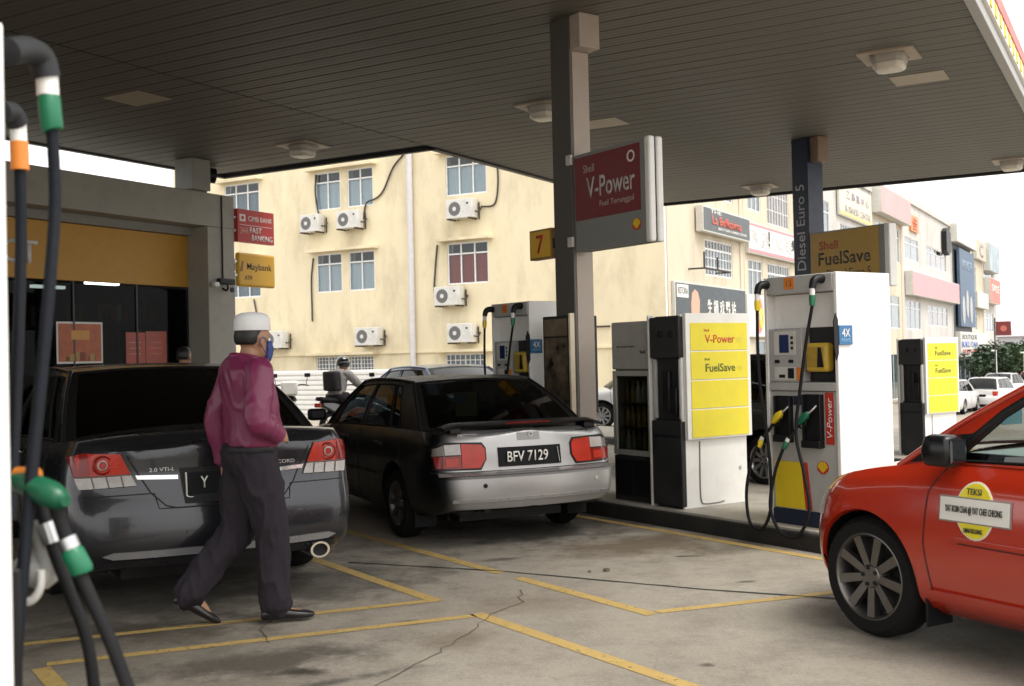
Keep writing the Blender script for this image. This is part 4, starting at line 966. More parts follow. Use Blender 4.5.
# street edge: distant hedge, trees, lamp posts and haze-grey blocks
leafm = [M('leaf_dark', (.030, .058, .028), .7, var=.35, scale=3), M('leaf_mid', (.045, .085, .035), .7, var=.35, scale=3)]
bark = M('bark', (.08, .06, .045), .9, var=.2)
def tree(x, y, h, r, lb, k):
    z0 = ground_z(x, y); t = thing('street_tree', lb, 'tree', (x, y, z0), random.random()*6, 'trees beyond the parking bays')
    m = MB(); m.tube(bez([(0, 0, -.1), (.05, 0, h*.35), (-.04, .05, h*.7)], 8), [.16, .15, .14, .13, .12, .11, .10, .09, .08][:9], 8)
    for i in range(5):
        a = i*1.26; m.tube([(0, 0, h*.4), (r*.5*math.cos(a), r*.5*math.sin(a), h*.62)], [.07, .03], 6)
    m.build('trunk', bark, t, smooth=60)
    rnd = random.Random(k*31+5); v = []; f = []
    cl = [(rnd.gauss(0, .42)*r, rnd.gauss(0, .42)*r, h*(.62+rnd.uniform(-.32, .30)), rnd.uniform(.25, .5)*r) for _ in range(16)]
    for i in range(1500):
        cx, cy, cz, cr = cl[rnd.randrange(16)]
        d = Vector((rnd.gauss(0, 1), rnd.gauss(0, 1), rnd.gauss(0, .8))).normalized()*cr*rnd.uniform(.55, 1.05); c = Vector((cx, cy, cz))+d
        a_ = Vector((rnd.uniform(-1, 1), rnd.uniform(-1, 1), rnd.uniform(-.6, .6))).normalized(); b_ = a_.orthogonal().normalized(); s = rnd.uniform(.10, .2)
        kk = len(v); v += [tuple(c+a_*s), tuple(c+b_*s*.5), tuple(c-a_*s), tuple(c-b_*s*.5)]; f.append((kk, kk+1, kk+2, kk+3))
    MB().add(v, f).build('crown', leafm[k % 2], t, fix=False)
tl = ['low dense tree right of the last shophouse', 'second low tree in the far green row', 'third low tree in the far green row', 'rightmost low tree above the red car', 'bushy tree behind the far green row', 'taller tree at the right frame edge']
for k, (x, y, h, r_) in enumerate(((33.6, 78, 2.6, 1.5), (35.8, 79, 2.9, 1.7), (38.4, 80, 2.8, 1.7), (41.2, 81, 3.0, 1.8), (37.5, 86, 3.2, 1.9), (44.5, 84, 3.4, 2.0))): tree(x, y, h, r_, tl[k], k)
hedge = MB(); rnd = random.Random(4); v = []; f = []
for i in range(5000):
    c = Vector((30+rnd.random()*22, 88+rnd.gauss(0, .5), -1.3+rnd.random()*2.4)); a_ = Vector((rnd.uniform(-1, 1), rnd.uniform(-1, 1), rnd.uniform(-.7, .7))).normalized(); b_ = a_.orthogonal(); s = rnd.uniform(.15, .3)
    kk = len(v); v += [tuple(c+a_*s), tuple(c+b_*s*.6), tuple(c-a_*s), tuple(c-b_*s*.6)]; f.append((kk, kk+1, kk+2, kk+3))
tag(hedge.add(v, f).build('hedge', leafm[0], None, fix=False), 'continuous dark green hedge beyond the parking bays', 'hedge', kind='stuff')
hz = M('far_block', (.42, .41, .43), .9, var=.08)
for k, (x, y, w_, h_) in enumerate(((118, 250, 16, 5), (136, 262, 14, 7), (156, 255, 22, 5.5))):
    t = thing('far_house', ['leftmost pale house on the skyline', 'taller middle pale house on the skyline', 'rightmost pale house on the skyline'][k], 'house', (x, y, -1.4), 0, 'far pale houses')
    box('wall', hz, t, -w_/2, w_/2, 0, 8, 0, h_)
    MB().prism([(-.6, h_), (4, h_+1.6), (8.6, h_)], -w_/2-.4, w_/2+.4, 'yz').build('roof', M('far_roof', (.36, .33, .34), .9), t)
    for i in range(3): box('window', darkroom, t, -w_/2+2+i*w_*.28, -w_/2+4+i*w_*.28, -.05, -.001, h_*.5, h_*.75)
for k, (x, y, h_) in enumerate(((26.8, 61, 2.6), (33.5, 72, 2.4))):
    t = thing('lamp_post', ['thin white post at the end of the shop row', 'thin pale post among the far trees'][k], 'post', (x, y, ground_z(x, y)), 0)
    MB().tube([(0, 0, -.05), (0, 0, h_)], [.07, .05], 8).build('pole', white, t, smooth=60); MB().box(-.25, .05, -.06, .06, h_, h_+.08).build('lamp_head', white, t, bevel=.02)
t = thing('hanging_sign', 'small dark red sign on a tall thin post right of the shop row', 'sign', (25.95, 58, ground_z(26.4, 58)), R(-20))
MB().tube([(-.45, 0, -.05), (-.45, 0, 4.4)], .035, 8).build('post', dark, t)
box('sign_box', M('far_sign_red', (.16, .02, .018), .5), t, -.4, .35, -.06, .06, 3.45, 4.2, .02)
MB().lathe([(0, 0), (.16, .0), (.16, .01), (0, .01)], (-.02, -.072, 3.82), 'y', 16).build('emblem', M('emblem_pink', (.5, .12, .1), .5), t)
# ================================================================== cars
def paint(name, c, metal=.35, rough=.32, dirt=.12):
    return M(name, c, rough, metal, var=.05, scale=3, coat=.6, dirt=dirt, dirtc=(.10, .09, .075), dscale=1.6)
tyre_m = M('tyre_rubber', (.009, .009, .009), .8, spec=.2, var=.3, bump=.2)
alloy = M('alloy_grey', (.42, .42, .42), .35, metal=.9, var=.08, dirt=.3)
dark_alloy = M('alloy_dark', (.16, .15, .14), .4, metal=.9, var=.1, dirt=.5)
seat_m = M('seat_dark', (.03, .03, .032), .8, var=.2)
trim_b = M('trim_black', (.008, .008, .008), .45, spec=.3)
lens_red = M('lens_red', (.42, .022, .007), .18, var=.16, scale=9, coat=.3, spec=.3, bump=.3, bscale=90); lens_clear = M('lens_clear', (.38, .35, .33), .15, var=.10, scale=20, coat=.3, bump=.3, bscale=60)
lens_amber = M('lens_amber', (.5, .16, .03), .15, coat=1.); lens_dark = M('lens_dark_red', (.20, .012, .008), .2, var=.15, coat=.3, spec=.3)
plate_b = M('plate_black', (.006, .006, .007), .5, spec=.15)
WHEELS = {}
def wheel_mesh(R_, W_, spokes, rr, mat):
    key = (R_, W_, spokes, rr, mat.name)
    if key in WHEELS: return WHEELS[key]
    h = W_/2; t = MB()       # axis y, outer face at +y
    t.lathe([(rr-.012, -h+.02), (rr, -h), (R_-.035, -h-.004), (R_-.012, -h+.018), (R_, -h+.045), (R_, h-.045), (R_-.012, h-.018), (R_-.035, h+.004), (rr, h), (rr-.012, h-.02)], axis='y', n=40, caps=False)
    r_ = MB()
    r_.lathe([(rr-.001, h-.012), (rr+.006, h-.002), (rr-.008, h+.001), (rr-.02, h-.012), (rr-.028, h-.09), (rr-.028, -h+.03)], axis='y', n=40, caps=False)
    r_.lathe([(0, h-.012), (.055, h-.012), (.07, h-.03), (.075, h-.08)], axis='y', n=20)
    for i in range(spokes):
        a = 2*math.pi*i/spokes; ca, sa = math.cos(a), math.sin(a)
        def P(r, s, y): return (r*ca-s*sa, y, r*sa+s*ca)
        s0, s1 = .012+.07/spokes, .013+.11/spokes
        v = [P(.05, -s0, h-.02), P(.05, s0, h-.02), P(rr-.015, s1, h-.006), P(rr-.015, -s1, h-.006), P(.05, -s0, h-.055), P(.05, s0, h-.055), P(rr-.015, s1, h-.05), P(rr-.015, -s1, h-.05)]
        r_.add(v, [(0, 1, 2, 3), (4, 7, 6, 5), (0, 4, 5, 1), (1, 5, 6, 2), (2, 6, 7, 3), (3, 7, 4, 0)])
    d = MB(); d.lathe([(0, h-.10), (rr-.03, h-.10), (rr-.03, h-.11), (0, h-.11)], axis='y', n=24)
    b = MB()
    for i in range(5):
        a = 2*math.pi*i/5+.3; b.lathe([(.0, h-.004), (.011, h-.006), (.012, h-.02), (0, h-.02)], (.045*math.cos(a), 0, .045*math.sin(a)), 'y', 8)
    WHEELS[key] = (t.mesh('tyre', tyre_m, 40), r_.mesh('rim', mat, 40), d.mesh('brake_disc', dark, 40), b.mesh('wheel_nut', black, 40))
    return WHEELS[key]
def add_wheel(car, x, y, R_, W_, spokes, rr, mat, rot=0.):
    ms = wheel_mesh(R_, W_, spokes, rr, mat)
    w_ = bpy.data.objects.new('wheel', ms[0]); col.objects.link(w_); w_.parent = car; w_.location = (x, y, R_)
    if y < 0: w_.rotation_euler = (0, rot, math.pi)
    else: w_.rotation_euler = (0, rot, 0)
    for n_, me in zip(('rim', 'brake_disc', 'wheel_nut'), ms[1:]):
        o = bpy.data.objects.new(n_, me); col.objects.link(o); o.parent = w_
def smooth_interp(xs, ys):
    xs = np.array(xs, float); ys = np.array(ys, float)
    d = np.diff(ys)/np.diff(xs); m = np.zeros_like(ys); m[0], m[-1] = d[0], d[-1]
    for i in range(1, len(ys)-1): m[i] = 0 if d[i-1]*d[i] <= 0 else 2*d[i-1]*d[i]/(d[i-1]+d[i])
    def f(x):
        x = min(max(x, xs[0]), xs[-1]); i = min(int(np.searchsorted(xs, x, 'right'))-1, len(xs)-2); i = max(i, 0)
        h = xs[i+1]-xs[i]; t = (x-xs[i])/h
        return (2*t**3-3*t**2+1)*ys[i]+(t**3-2*t**2+t)*h*m[i]+(-2*t**3+3*t**2)*ys[i+1]+(t**3-t**2)*h*m[i+1]
    return f
class Car:
    """x forward from the rear bumper, y to the car's left, z up"""
    def __init__(s, name, label, cat, loc, rz, P, group=None):
        s.P = P; s.t = thing(name, label, cat, loc, rz, group)
        s.L, s.W = P['L'], P['W']; hw = s.W/2
        s.wf = smooth_interp(*zip(*P['plan'])); s.zs = smooth_interp(*zip(*P['shoulder'])); s.zt = smooth_interp(*zip(*P['deck'])); s.zb0 = smooth_interp(*zip(*P['bottom']))
        s.side = smooth_interp(*zip(*P['side'])); s.rear = smooth_interp(*zip(*P['rear'])); s.front = smooth_interp(*zip(*P['front']))
        s.lower()
    def pt(s, x, y, z):
        """end shaping: push tail and nose sections along x by height"""
        fr = max(0, 1-x/.55)**1.5; ff = max(0, 1-(s.L-x)/.7)**1.5
        return (x+s.rear(z)*fr+s.front(z)*ff, y, z)
    def section(s, x, n=12):
        P = s.P; zb0, zs, zt = s.zb0(x), s.zs(x), s.zt(x); hw = s.W/2*s.wf(x); zb = zb0
        for xc in P['axles']:
            d = P['arch']**2-(x-xc)**2
            if d > 0: zb = max(zb, P['wr']+math.sqrt(d))
        pts = [(0, zb+.02 if zb == zb0 else zb), (hw*s.side((zb-zb0)/(zs-zb0))-.10, zb+.004), (hw*s.side((zb-zb0)/(zs-zb0))-.03, zb)]
        for j in range(n+1):
            z = zb+.012+(zs-zb-.012)*(j/n); pts.append((hw*s.side((z-zb0)/(zs-zb0)), z))
        ye = hw*s.side(1.0)
        for k in (.94, .84, .70, .5, .25, 0):
            q = k; pts.append((ye*q, zs+(zt-zs)*(1-q**2.6)))
        return pts
    def lower(s):
        P = s.P; st = P.get('step', .04); xs = list(np.arange(0, s.L+1e-6, st))
        xs = sorted(set([round(x, 4) for x in xs]+[.012, .03, .06, s.L-.012, s.L-.03, s.L-.06, s.L]))
        for xc in P['axles']:
            a = P['arch']; xs += [round(xc-a-.003, 4), round(xc-a+.003, 4), round(xc-a+.02, 4), round(xc+a-.02, 4), round(xc+a-.003, 4), round(xc+a+.003, 4)]
        xs = sorted({x for x in xs if 0 <= x <= s.L}); secs = [s.section(x) for x in xs]; n = len(secs[0]); iS = n-7
        v = []; f = []; m = []
        for x, sec in zip(xs, secs):
            for (y, z) in sec: v.append(s.pt(x, y, z))
            for (y, z) in sec: v.append(s.pt(x, -y, z))
        c0, c1 = P['cabin']
        for i in range(len(xs)-1):
            for j in range(n-1):
                if j >= iS and xs[i] >= c0 and xs[i+1] <= c1: continue
                a, b = i*2*n+j, (i+1)*2*n+j
                f.append((a, b, b+1, a+1)); a += n; b += n; f.append((a, a+1, b+1, b))
                k = 1 if j < 2 else 0; m += [k, k]
        # tail and nose caps
        for (i, sg, bul) in ((0, -1, P['tail_bulge']), (len(xs)-1, 1, P['nose_bulge'])):
            sec = secs[i]; x = xs[i]; nc = 16; rowi = []
            for (y, z) in sec:
                r_ = []
                for c in range(nc+1):
                    q = -1+2*c/nc; p = s.pt(x, y*q, z); r_.append(len(v)); v.append((p[0]+sg*bul*(1-q*q), p[1], p[2]))
                rowi.append(r_)
            for j in range(n-1):
                for c in range(nc): f.append((rowi[j][c], rowi[j][c+1], rowi[j+1][c+1], rowi[j+1][c])); m.append(0 if j > 1 else 1)
        mb = MB(); mb.v = v; mb.f = f; mb.m = m
        me = mb.mesh('body', [P['paint'], trim_b], None, False)
        bm = bmesh.new(); bm.from_mesh(me); bmesh.ops.remove_doubles(bm, verts=bm.verts, dist=.0008); bmesh.ops.recalc_face_normals(bm, faces=bm.faces)
        bm.to_mesh(me); s.bvh = BVHTree.FromBMesh(bm); bm.free()
        me.shade_smooth(); me.set_sharp_from_angle(angle=R(38))
        s.body = bpy.data.objects.new('body', me); col.objects.link(s.body); s.body.parent = s.t
        for xc in P['axles']:       # dark wheel housings behind the wheels
            for sg in (-1, 1):
                MB().box(xc-P['arch']-.02, xc+P['arch']+.02, sg*(s.W/2-.36), sg*(s.W/2-.34), .16, P['wr']+P['arch']).build('wheel_housing', trim_b, s.t)
        box('underbody', trim_b, s.t, .35, s.L-.35, -s.W/2+.38, s.W/2-.38, .17, .24)
    def hit(s, view, a, b):
        if view == 'rear': r_ = s.bvh.ray_cast(Vector((-2, a, b)), Vector((1, 0, 0)))
        elif view == 'front': r_ = s.bvh.ray_cast(Vector((s.L+2, a, b)), Vector((-1, 0, 0)))
        elif view == 'left': r_ = s.bvh.ray_cast(Vector((a, 3, b)), Vector((0, -1, 0)))
        elif view == 'right': r_ = s.bvh.ray_cast(Vector((a, -3, b)), Vector((0, 1, 0)))
        else: r_ = s.bvh.ray_cast(Vector((a, b, 3)), Vector((0, 0, -1)))
        return (r_[0], r_[1]) if r_[0] is not None else (None, None)
    def shell(s, name, poly, view, mat, off=.006, step=.06, parent=None, thick=.01, smooth=50, fallback=None):
        """a panel laid on the bodywork: the outline is given in the view's two axes"""
        bm = bmesh.new(); vs = [bm.verts.new((p[0], p[1], 0)) for p in poly]; bm.faces.new(vs)
        xs = [p[0] for p in poly]; ys = [p[1] for p in poly]
        for ax, lo, hi in ((0, min(xs), max(xs)), (1, min(ys), max(ys))):
            k = lo+step
            while k < hi-step*.3:
                no = (1, 0, 0) if ax == 0 else (0, 1, 0); co = (k, 0, 0) if ax == 0 else (0, k, 0)
                bmesh.ops.bisect_plane(bm, geom=bm.verts[:]+bm.edges[:]+bm.faces[:], plane_co=co, plane_no=no); k += step
        inner = {}
        fwd = {'rear': Vector((-1, 0, 0)), 'front': Vector((1, 0, 0)), 'left': Vector((0, 1, 0)), 'right': Vector((0, -1, 0)), 'top': Vector((0, 0, 1))}[view]
        last = None
        for v in bm.verts:
            h, nrm = s.hit(view, v.co.x, v.co.y)
            if h is None: h, nrm = s.hit(view, v.co.x*.96+.0, v.co.y)
            if h is None: h = last if last is not None else Vector((0, 0, 0)); nrm = fwd
            if nrm.dot(fwd) < 0: nrm = -nrm
            last = h; inner[v] = h+(fwd*.6+nrm*.4).normalized()*off
        for v in bm.verts: v.co = inner[v]
        g = bmesh.ops.extrude_face_region(bm, geom=bm.faces[:])
        nv = [e for e in g['geom'] if isinstance(e, bmesh.types.BMVert)]
        for v in nv: v.co += -fwd*(thick+off)
        bmesh.ops.recalc_face_normals(bm, faces=bm.faces)
        me = bpy.data.meshes.new(name); bm.to_mesh(me); bm.free(); me.materials.append(mat); me.shade_smooth(); me.set_sharp_from_angle(angle=R(smooth))
        o = bpy.data.objects.new(name, me); col.objects.link(o); o.parent = parent or s.t; return o
    def line(s, name, pts, view, mat, wd=.008, off=.002, parent=None):
        """thin shut line or moulding along a polyline on the bodywork"""
        fwd = {'rear': Vector((-1, 0, 0)), 'front': Vector((1, 0, 0)), 'left': Vector((0, 1, 0)), 'right': Vector((0, -1, 0)), 'top': Vector((0, 0, 1))}[view]
        path = []
        for a, b in zip(pts, pts[1:]):
            k = max(1, int(math.hypot(b[0]-a[0], b[1]-a[1])/.04))
            path += [(a[0]+(b[0]-a[0])*i/k, a[1]+(b[1]-a[1])*i/k) for i in range(k)]
        path.append(pts[-1]); q = []
        for p in path:
            h, n_ = s.hit(view, *p)
            if h is not None: q.append(h+fwd*off*.3)
        if len(q) > 1: return MB().tube(q, wd/2, 6).build(name, mat, parent or s.t, smooth=60)
    def greenhouse(s, G, gmat, pm=None):
        """glass house from four patches: side, roof, screen, backlight"""
        pm = pm or s.P['paint']; t = s.t
        xb0, xb1, xr0, xr1 = G['belt'][0], G['belt'][1], G['roof'][0], G['roof'][1]
        yr, zr, crown, bow = G['yr'], G['zr'], G['crown'], G['bow']
        def ybelt(x): return s.W/2*s.wf(x)*s.side(1.0)-G.get('tuck', .015)
        def belt(q, sg): x = xb0+(xb1-xb0)*q; return Vector((x, sg*ybelt(x), s.zs(x)-.004))
        def rail(q, sg):
            x = xr0+(xr1-xr0)*q; return Vector((x, sg*(yr+bow*math.sin(math.pi*q)*.5), zr-G['drop']*(2*q-1-G.get('skew', 0))**2))
        def cl(tt, sg):
            a, b = belt(0, sg), rail(0, sg); p = a.lerp(b, tt); p.x -= G.get('cbow', .05)*math.sin(math.pi*tt); p.y += sg*.02*math.sin(math.pi*tt); return p
        def al(tt, sg):
            a, b = belt(1, sg), rail(1, sg); p = a.lerp(b, tt); p.x += G.get('abow', .04)*math.sin(math.pi*tt); p.y += sg*.02*math.sin(math.pi*tt); return p
        def coons(c0, c1, d0, d1):      # c0(u) at v=0, c1(u) at v=1, d0(v) at u=0, d1(v) at u=1
            def f(u, v):
                p00, p10, p01, p11 = c0(0), c0(1), c1(0), c1(1)
                return (1-v)*c0(u)+v*c1(u)+(1-u)*d0(v)+u*d1(v)-((1-u)*(1-v)*p00+u*(1-v)*p10+(1-u)*v*p01+u*v*p11)
            return f
        def arc(pL, pR, bul, up):
            def f(u): p = pL.lerp(pR, u); k = 1-(2*u-1)**2; return p+Vector((bul*k, 0, up*k))
            return f
        sides = {sg: coons(lambda u, sg=sg: belt(u, sg), lambda u, sg=sg: rail(u, sg), lambda v, sg=sg: cl(v, sg), lambda v, sg=sg: al(v, sg)) for sg in (1, -1)}
        rb = arc(belt(0, 1), belt(0, -1), -G.get('rb', .10), s.zt(xb0)-s.zs(xb0)+.004); rt = arc(rail(0, 1), rail(0, -1), -.05, crown)
        fb = arc(belt(1, 1), belt(1, -1), G.get('fb', .14), s.zt(xb1)-s.zs(xb1)+.004); ft = arc(rail(1, 1), rail(1, -1), .06, crown)
        back = coons(rb, rt, lambda v: cl(v, 1), lambda v: cl(v, -1)); scr = coons(fb, ft, lambda v: al(v, 1), lambda v: al(v, -1))
        roof = coons(lambda u: rt(u), lambda u: ft(u), lambda v: rail(v, 1), lambda v: rail(v, -1))
        def cell(F, c, nu=10, nv=8, off=0., m=None):
            """bilinear cell in patch coordinates; corners (u,v) anticlockwise"""
            m = m or MB()
            def q(i, j):
                u = (1-i)*(1-j)*c[0][0]+i*(1-j)*c[1][0]+i*j*c[2][0]+(1-i)*j*c[3][0]; v = (1-i)*(1-j)*c[0][1]+i*(1-j)*c[1][1]+i*j*c[2][1]+(1-i)*j*c[3][1]
                p = F(u, v)
                if off:
                    e = .01; du = F(min(1, u+e), v)-F(max(0, u-e), v); dv = F(u, min(1, v+e))-F(u, max(0, v-e)); n_ = du.cross(dv).normalized()
                    ctr = Vector((s.L*.5, 0, s.zs(s.L*.5)))
                    if n_.dot(p-ctr) < 0: n_ = -n_
                    p = p+n_*off
                return tuple(p)
            m.grid(q, nu, nv); return m
        def ringed(F, wins, name_g, frame_mat, outer=((0, 0), (1, 0), (1, 1), (0, 1)), pname='pillar'):
            pass
        # side frames: a row of windows between belt and rail
        for sg in (1, -1):
            F = sides[sg]; wl = G['windows']; v0, v1 = G.get('wv', (.03, .90))
            m = MB()
            cell(F, ((0, 0), (1, 0), (1, v0), (0, v0)), 24, 1, 0, m); cell(F, ((0, v1), (1, v1), (1, 1), (0, 1)), 24, 2, 0, m)
            prev = (0, 0)
            for (u0b, u0t, u1b, u1t) in wl+[(1, 1, 1, 1)]:
                cell(F, ((prev[0], v0), (u0b, v0), (u0t, v1), (prev[1], v1)), 5, 8, 0, m); prev = (u1b, u1t)
            fr_ = m.build('cabin_side', pm, t, smooth=50)
            lm = MB(); lm.v = [(p_[0], p_[1]-sg*.012, p_[2]) for p_ in m.v]; lm.f = list(m.f); lm.m = list(m.m); lm.build('cabin_lining', seat_m, fr_, smooth=50)
            for k, (u0b, u0t, u1b, u1t) in enumerate(wl):
                cell(F, ((u0b, v0), (u1b, v0), (u1t, v1), (u0t, v1)), 12, 8, -.006).build('side_window', gmat, t, smooth=60)
                # black rubber surround
                e = [F(u0b, v0), F((u0b+u1b)/2, v0), F(u1b, v0), F(u1b*.5+u1t*.5, (v0+v1)/2), F(u1t, v1), F((u0t+u1t)/2, v1), F(u0t, v1), F(u0b*.5+u0t*.5, (v0+v1)/2), F(u0b, v0)]
                MB().tube(e, .009, 6).build('window_seal', trim_b, fr_, smooth=60)
            MB().tube([F(q/20, 1) for q in range(21)], .016, 8).build('roof_rail', pm, t, smooth=60)
            MB().tube([F(0, q/10) for q in range(11)], .016, 8).build('rear_pillar', pm, t, smooth=60)
            MB().tube([F(1, q/10) for q in range(11)], .018, 8).build('front_pillar', pm, t, smooth=60)
        rf = cell(roof, ((0, 0), (1, 0), (1, 1), (0, 1)), 14, 16).build('roof', pm, t, smooth=60)
        rl = cell(roof, ((.02, .02), (.98, .02), (.98, .98), (.02, .98)), 10, 10); rl.v = [(a_, b_, c_-.015) for a_, b_, c_ in rl.v]; rl.build('headlining', M('headlining_grey', (.25, .25, .24), .9), rf, smooth=60)
        for (F, nm, i_) in ((back, 'rear_window', G.get('bi', .07)), (scr, 'windscreen', .05)):
            cell(F, ((i_, .04), (1-i_, .04), (1-i_, .95), (i_, .95)), 16, 10, -.003).build(nm, gmat if nm == 'rear_window' else G.get('scr', gmat), t, smooth=60)
            m = MB()
            for c in (((0, 0), (1, 0), (1-i_, .04), (i_, .04)), ((1, 0), (1, 1), (1-i_, .95), (1-i_, .04)), ((1, 1), (0, 1), (i_, .95), (1-i_, .95)), ((0, 1), (0, 0), (i_, .04), (i_, .95))): cell(F, c, 12, 2, 0, m)
            m.build(nm+'_surround', pm if G.get('painted_surround') else trim_b, t, smooth=60)
        s.patch = dict(back=back, roof=roof, scr=scr, side=sides); s.cell = cell
        # cabin: floor, dashboard, seats
        c0, c1 = s.P['cabin']; zf = .42; hw = s.W/2-.14
        box('cabin_floor', seat_m, t, c0+.05, c1-.05, -hw, hw, .25, .30)
        box('parcel_shelf', seat_m, t, c0-.02, xb0+.42, -hw, hw, s.zs(xb0)-.12, s.zs(xb0)-.06)
        MB().box(xb1-.55, xb1+.05, -hw, hw, .35, s.zs(xb1)-.01).build('dashboard', seat_m, t, bevel=.06)
        for (x, ys) in ((xb0+.75, (.36, -.36)), (xb0+.55+(xb1-xb0)*.42, (.36, -.36))):
            for y in ys:
                m = MB(); m.box(x, x+.50, y-.25, y+.25, .30, .52); b_ = m.build('seat', seat_m, t, bevel=.05)
                MB().loft([[(x-.02+dx, y-w_, z), (x+.12+dx, y-w_, z), (x+.12+dx, y+w_, z), (x-.02+dx, y+w_, z)] for (dx, w_, z) in ((0, .24, .45), (-.05, .25, .7), (-.13, .22, .98), (-.15, .15, 1.02))]).build('backrest', seat_m, b_, bevel=.03)
                MB().box(x-.14, x-.05, y-.12, y+.12, 1.03, 1.18).build('headrest', seat_m, b_, bevel=.03)
        MB().lathe([(.17, -.012), (.185, 0), (.17, .012), (.16, 0)], n=20, close=True).xf(Matrix.Translation((xb1-.72, -.36, .88)) @ Matrix.Rotation(R(-65), 4, 'Y')).build('steering_wheel', black, t)
SEDAN = dict(side=[(0, .90), (.08, .955), (.2, .985), (.42, 1.0), (.62, 1.0), (.8, .985), (.92, .955), (1, .905)],
             step=.05)
def sedan(L, W, paint_m, **k):
    d = dict(SEDAN, L=L, W=W, paint=paint_m, tail_bulge=.07, nose_bulge=.12, wr=.31, arch=.365, axles=(L*.21, L*.79), cabin=(L*.18, L*.70),
             plan=[(0, .80), (.04, .88), (.12, .945), (.3, .985), (.7, 1.0), (L-1.2, 1.0), (L-.5, .96), (L-.2, .90), (L-.06, .82), (L, .74)],
             bottom=[(0, .30), (.25, .22), (.9, .19), (L-.9, .19), (L-.25, .22), (L, .28)],
             shoulder=[(0, .90), (.15, .95), (.5, .965), (L*.45, .93), (L-1.3, .90), (L-.5, .80), (L-.1, .66), (L, .60)],
             deck=[(0, .93), (.15, 1.0), (.5, 1.02), (L*.45, .98), (L-1.3, .98), (L-.5, .87), (L-.1, .72), (L, .64)],
             rear=[(.2, .05), (.32, -.02), (.5, -.03), (.60, .0), (.66, .05), (.9, .07), (1.0, .09)], front=[(.2, -.05), (.35, .03), (.5, .03), (.62, -.02), (.9, -.1)])
    d.update(k); return d
HEAD = FU.a+math.pi/2
def car_loc(w_, u): p = FU(w_, u); return (p.x, p.y, ground_z(p.x, p.y))

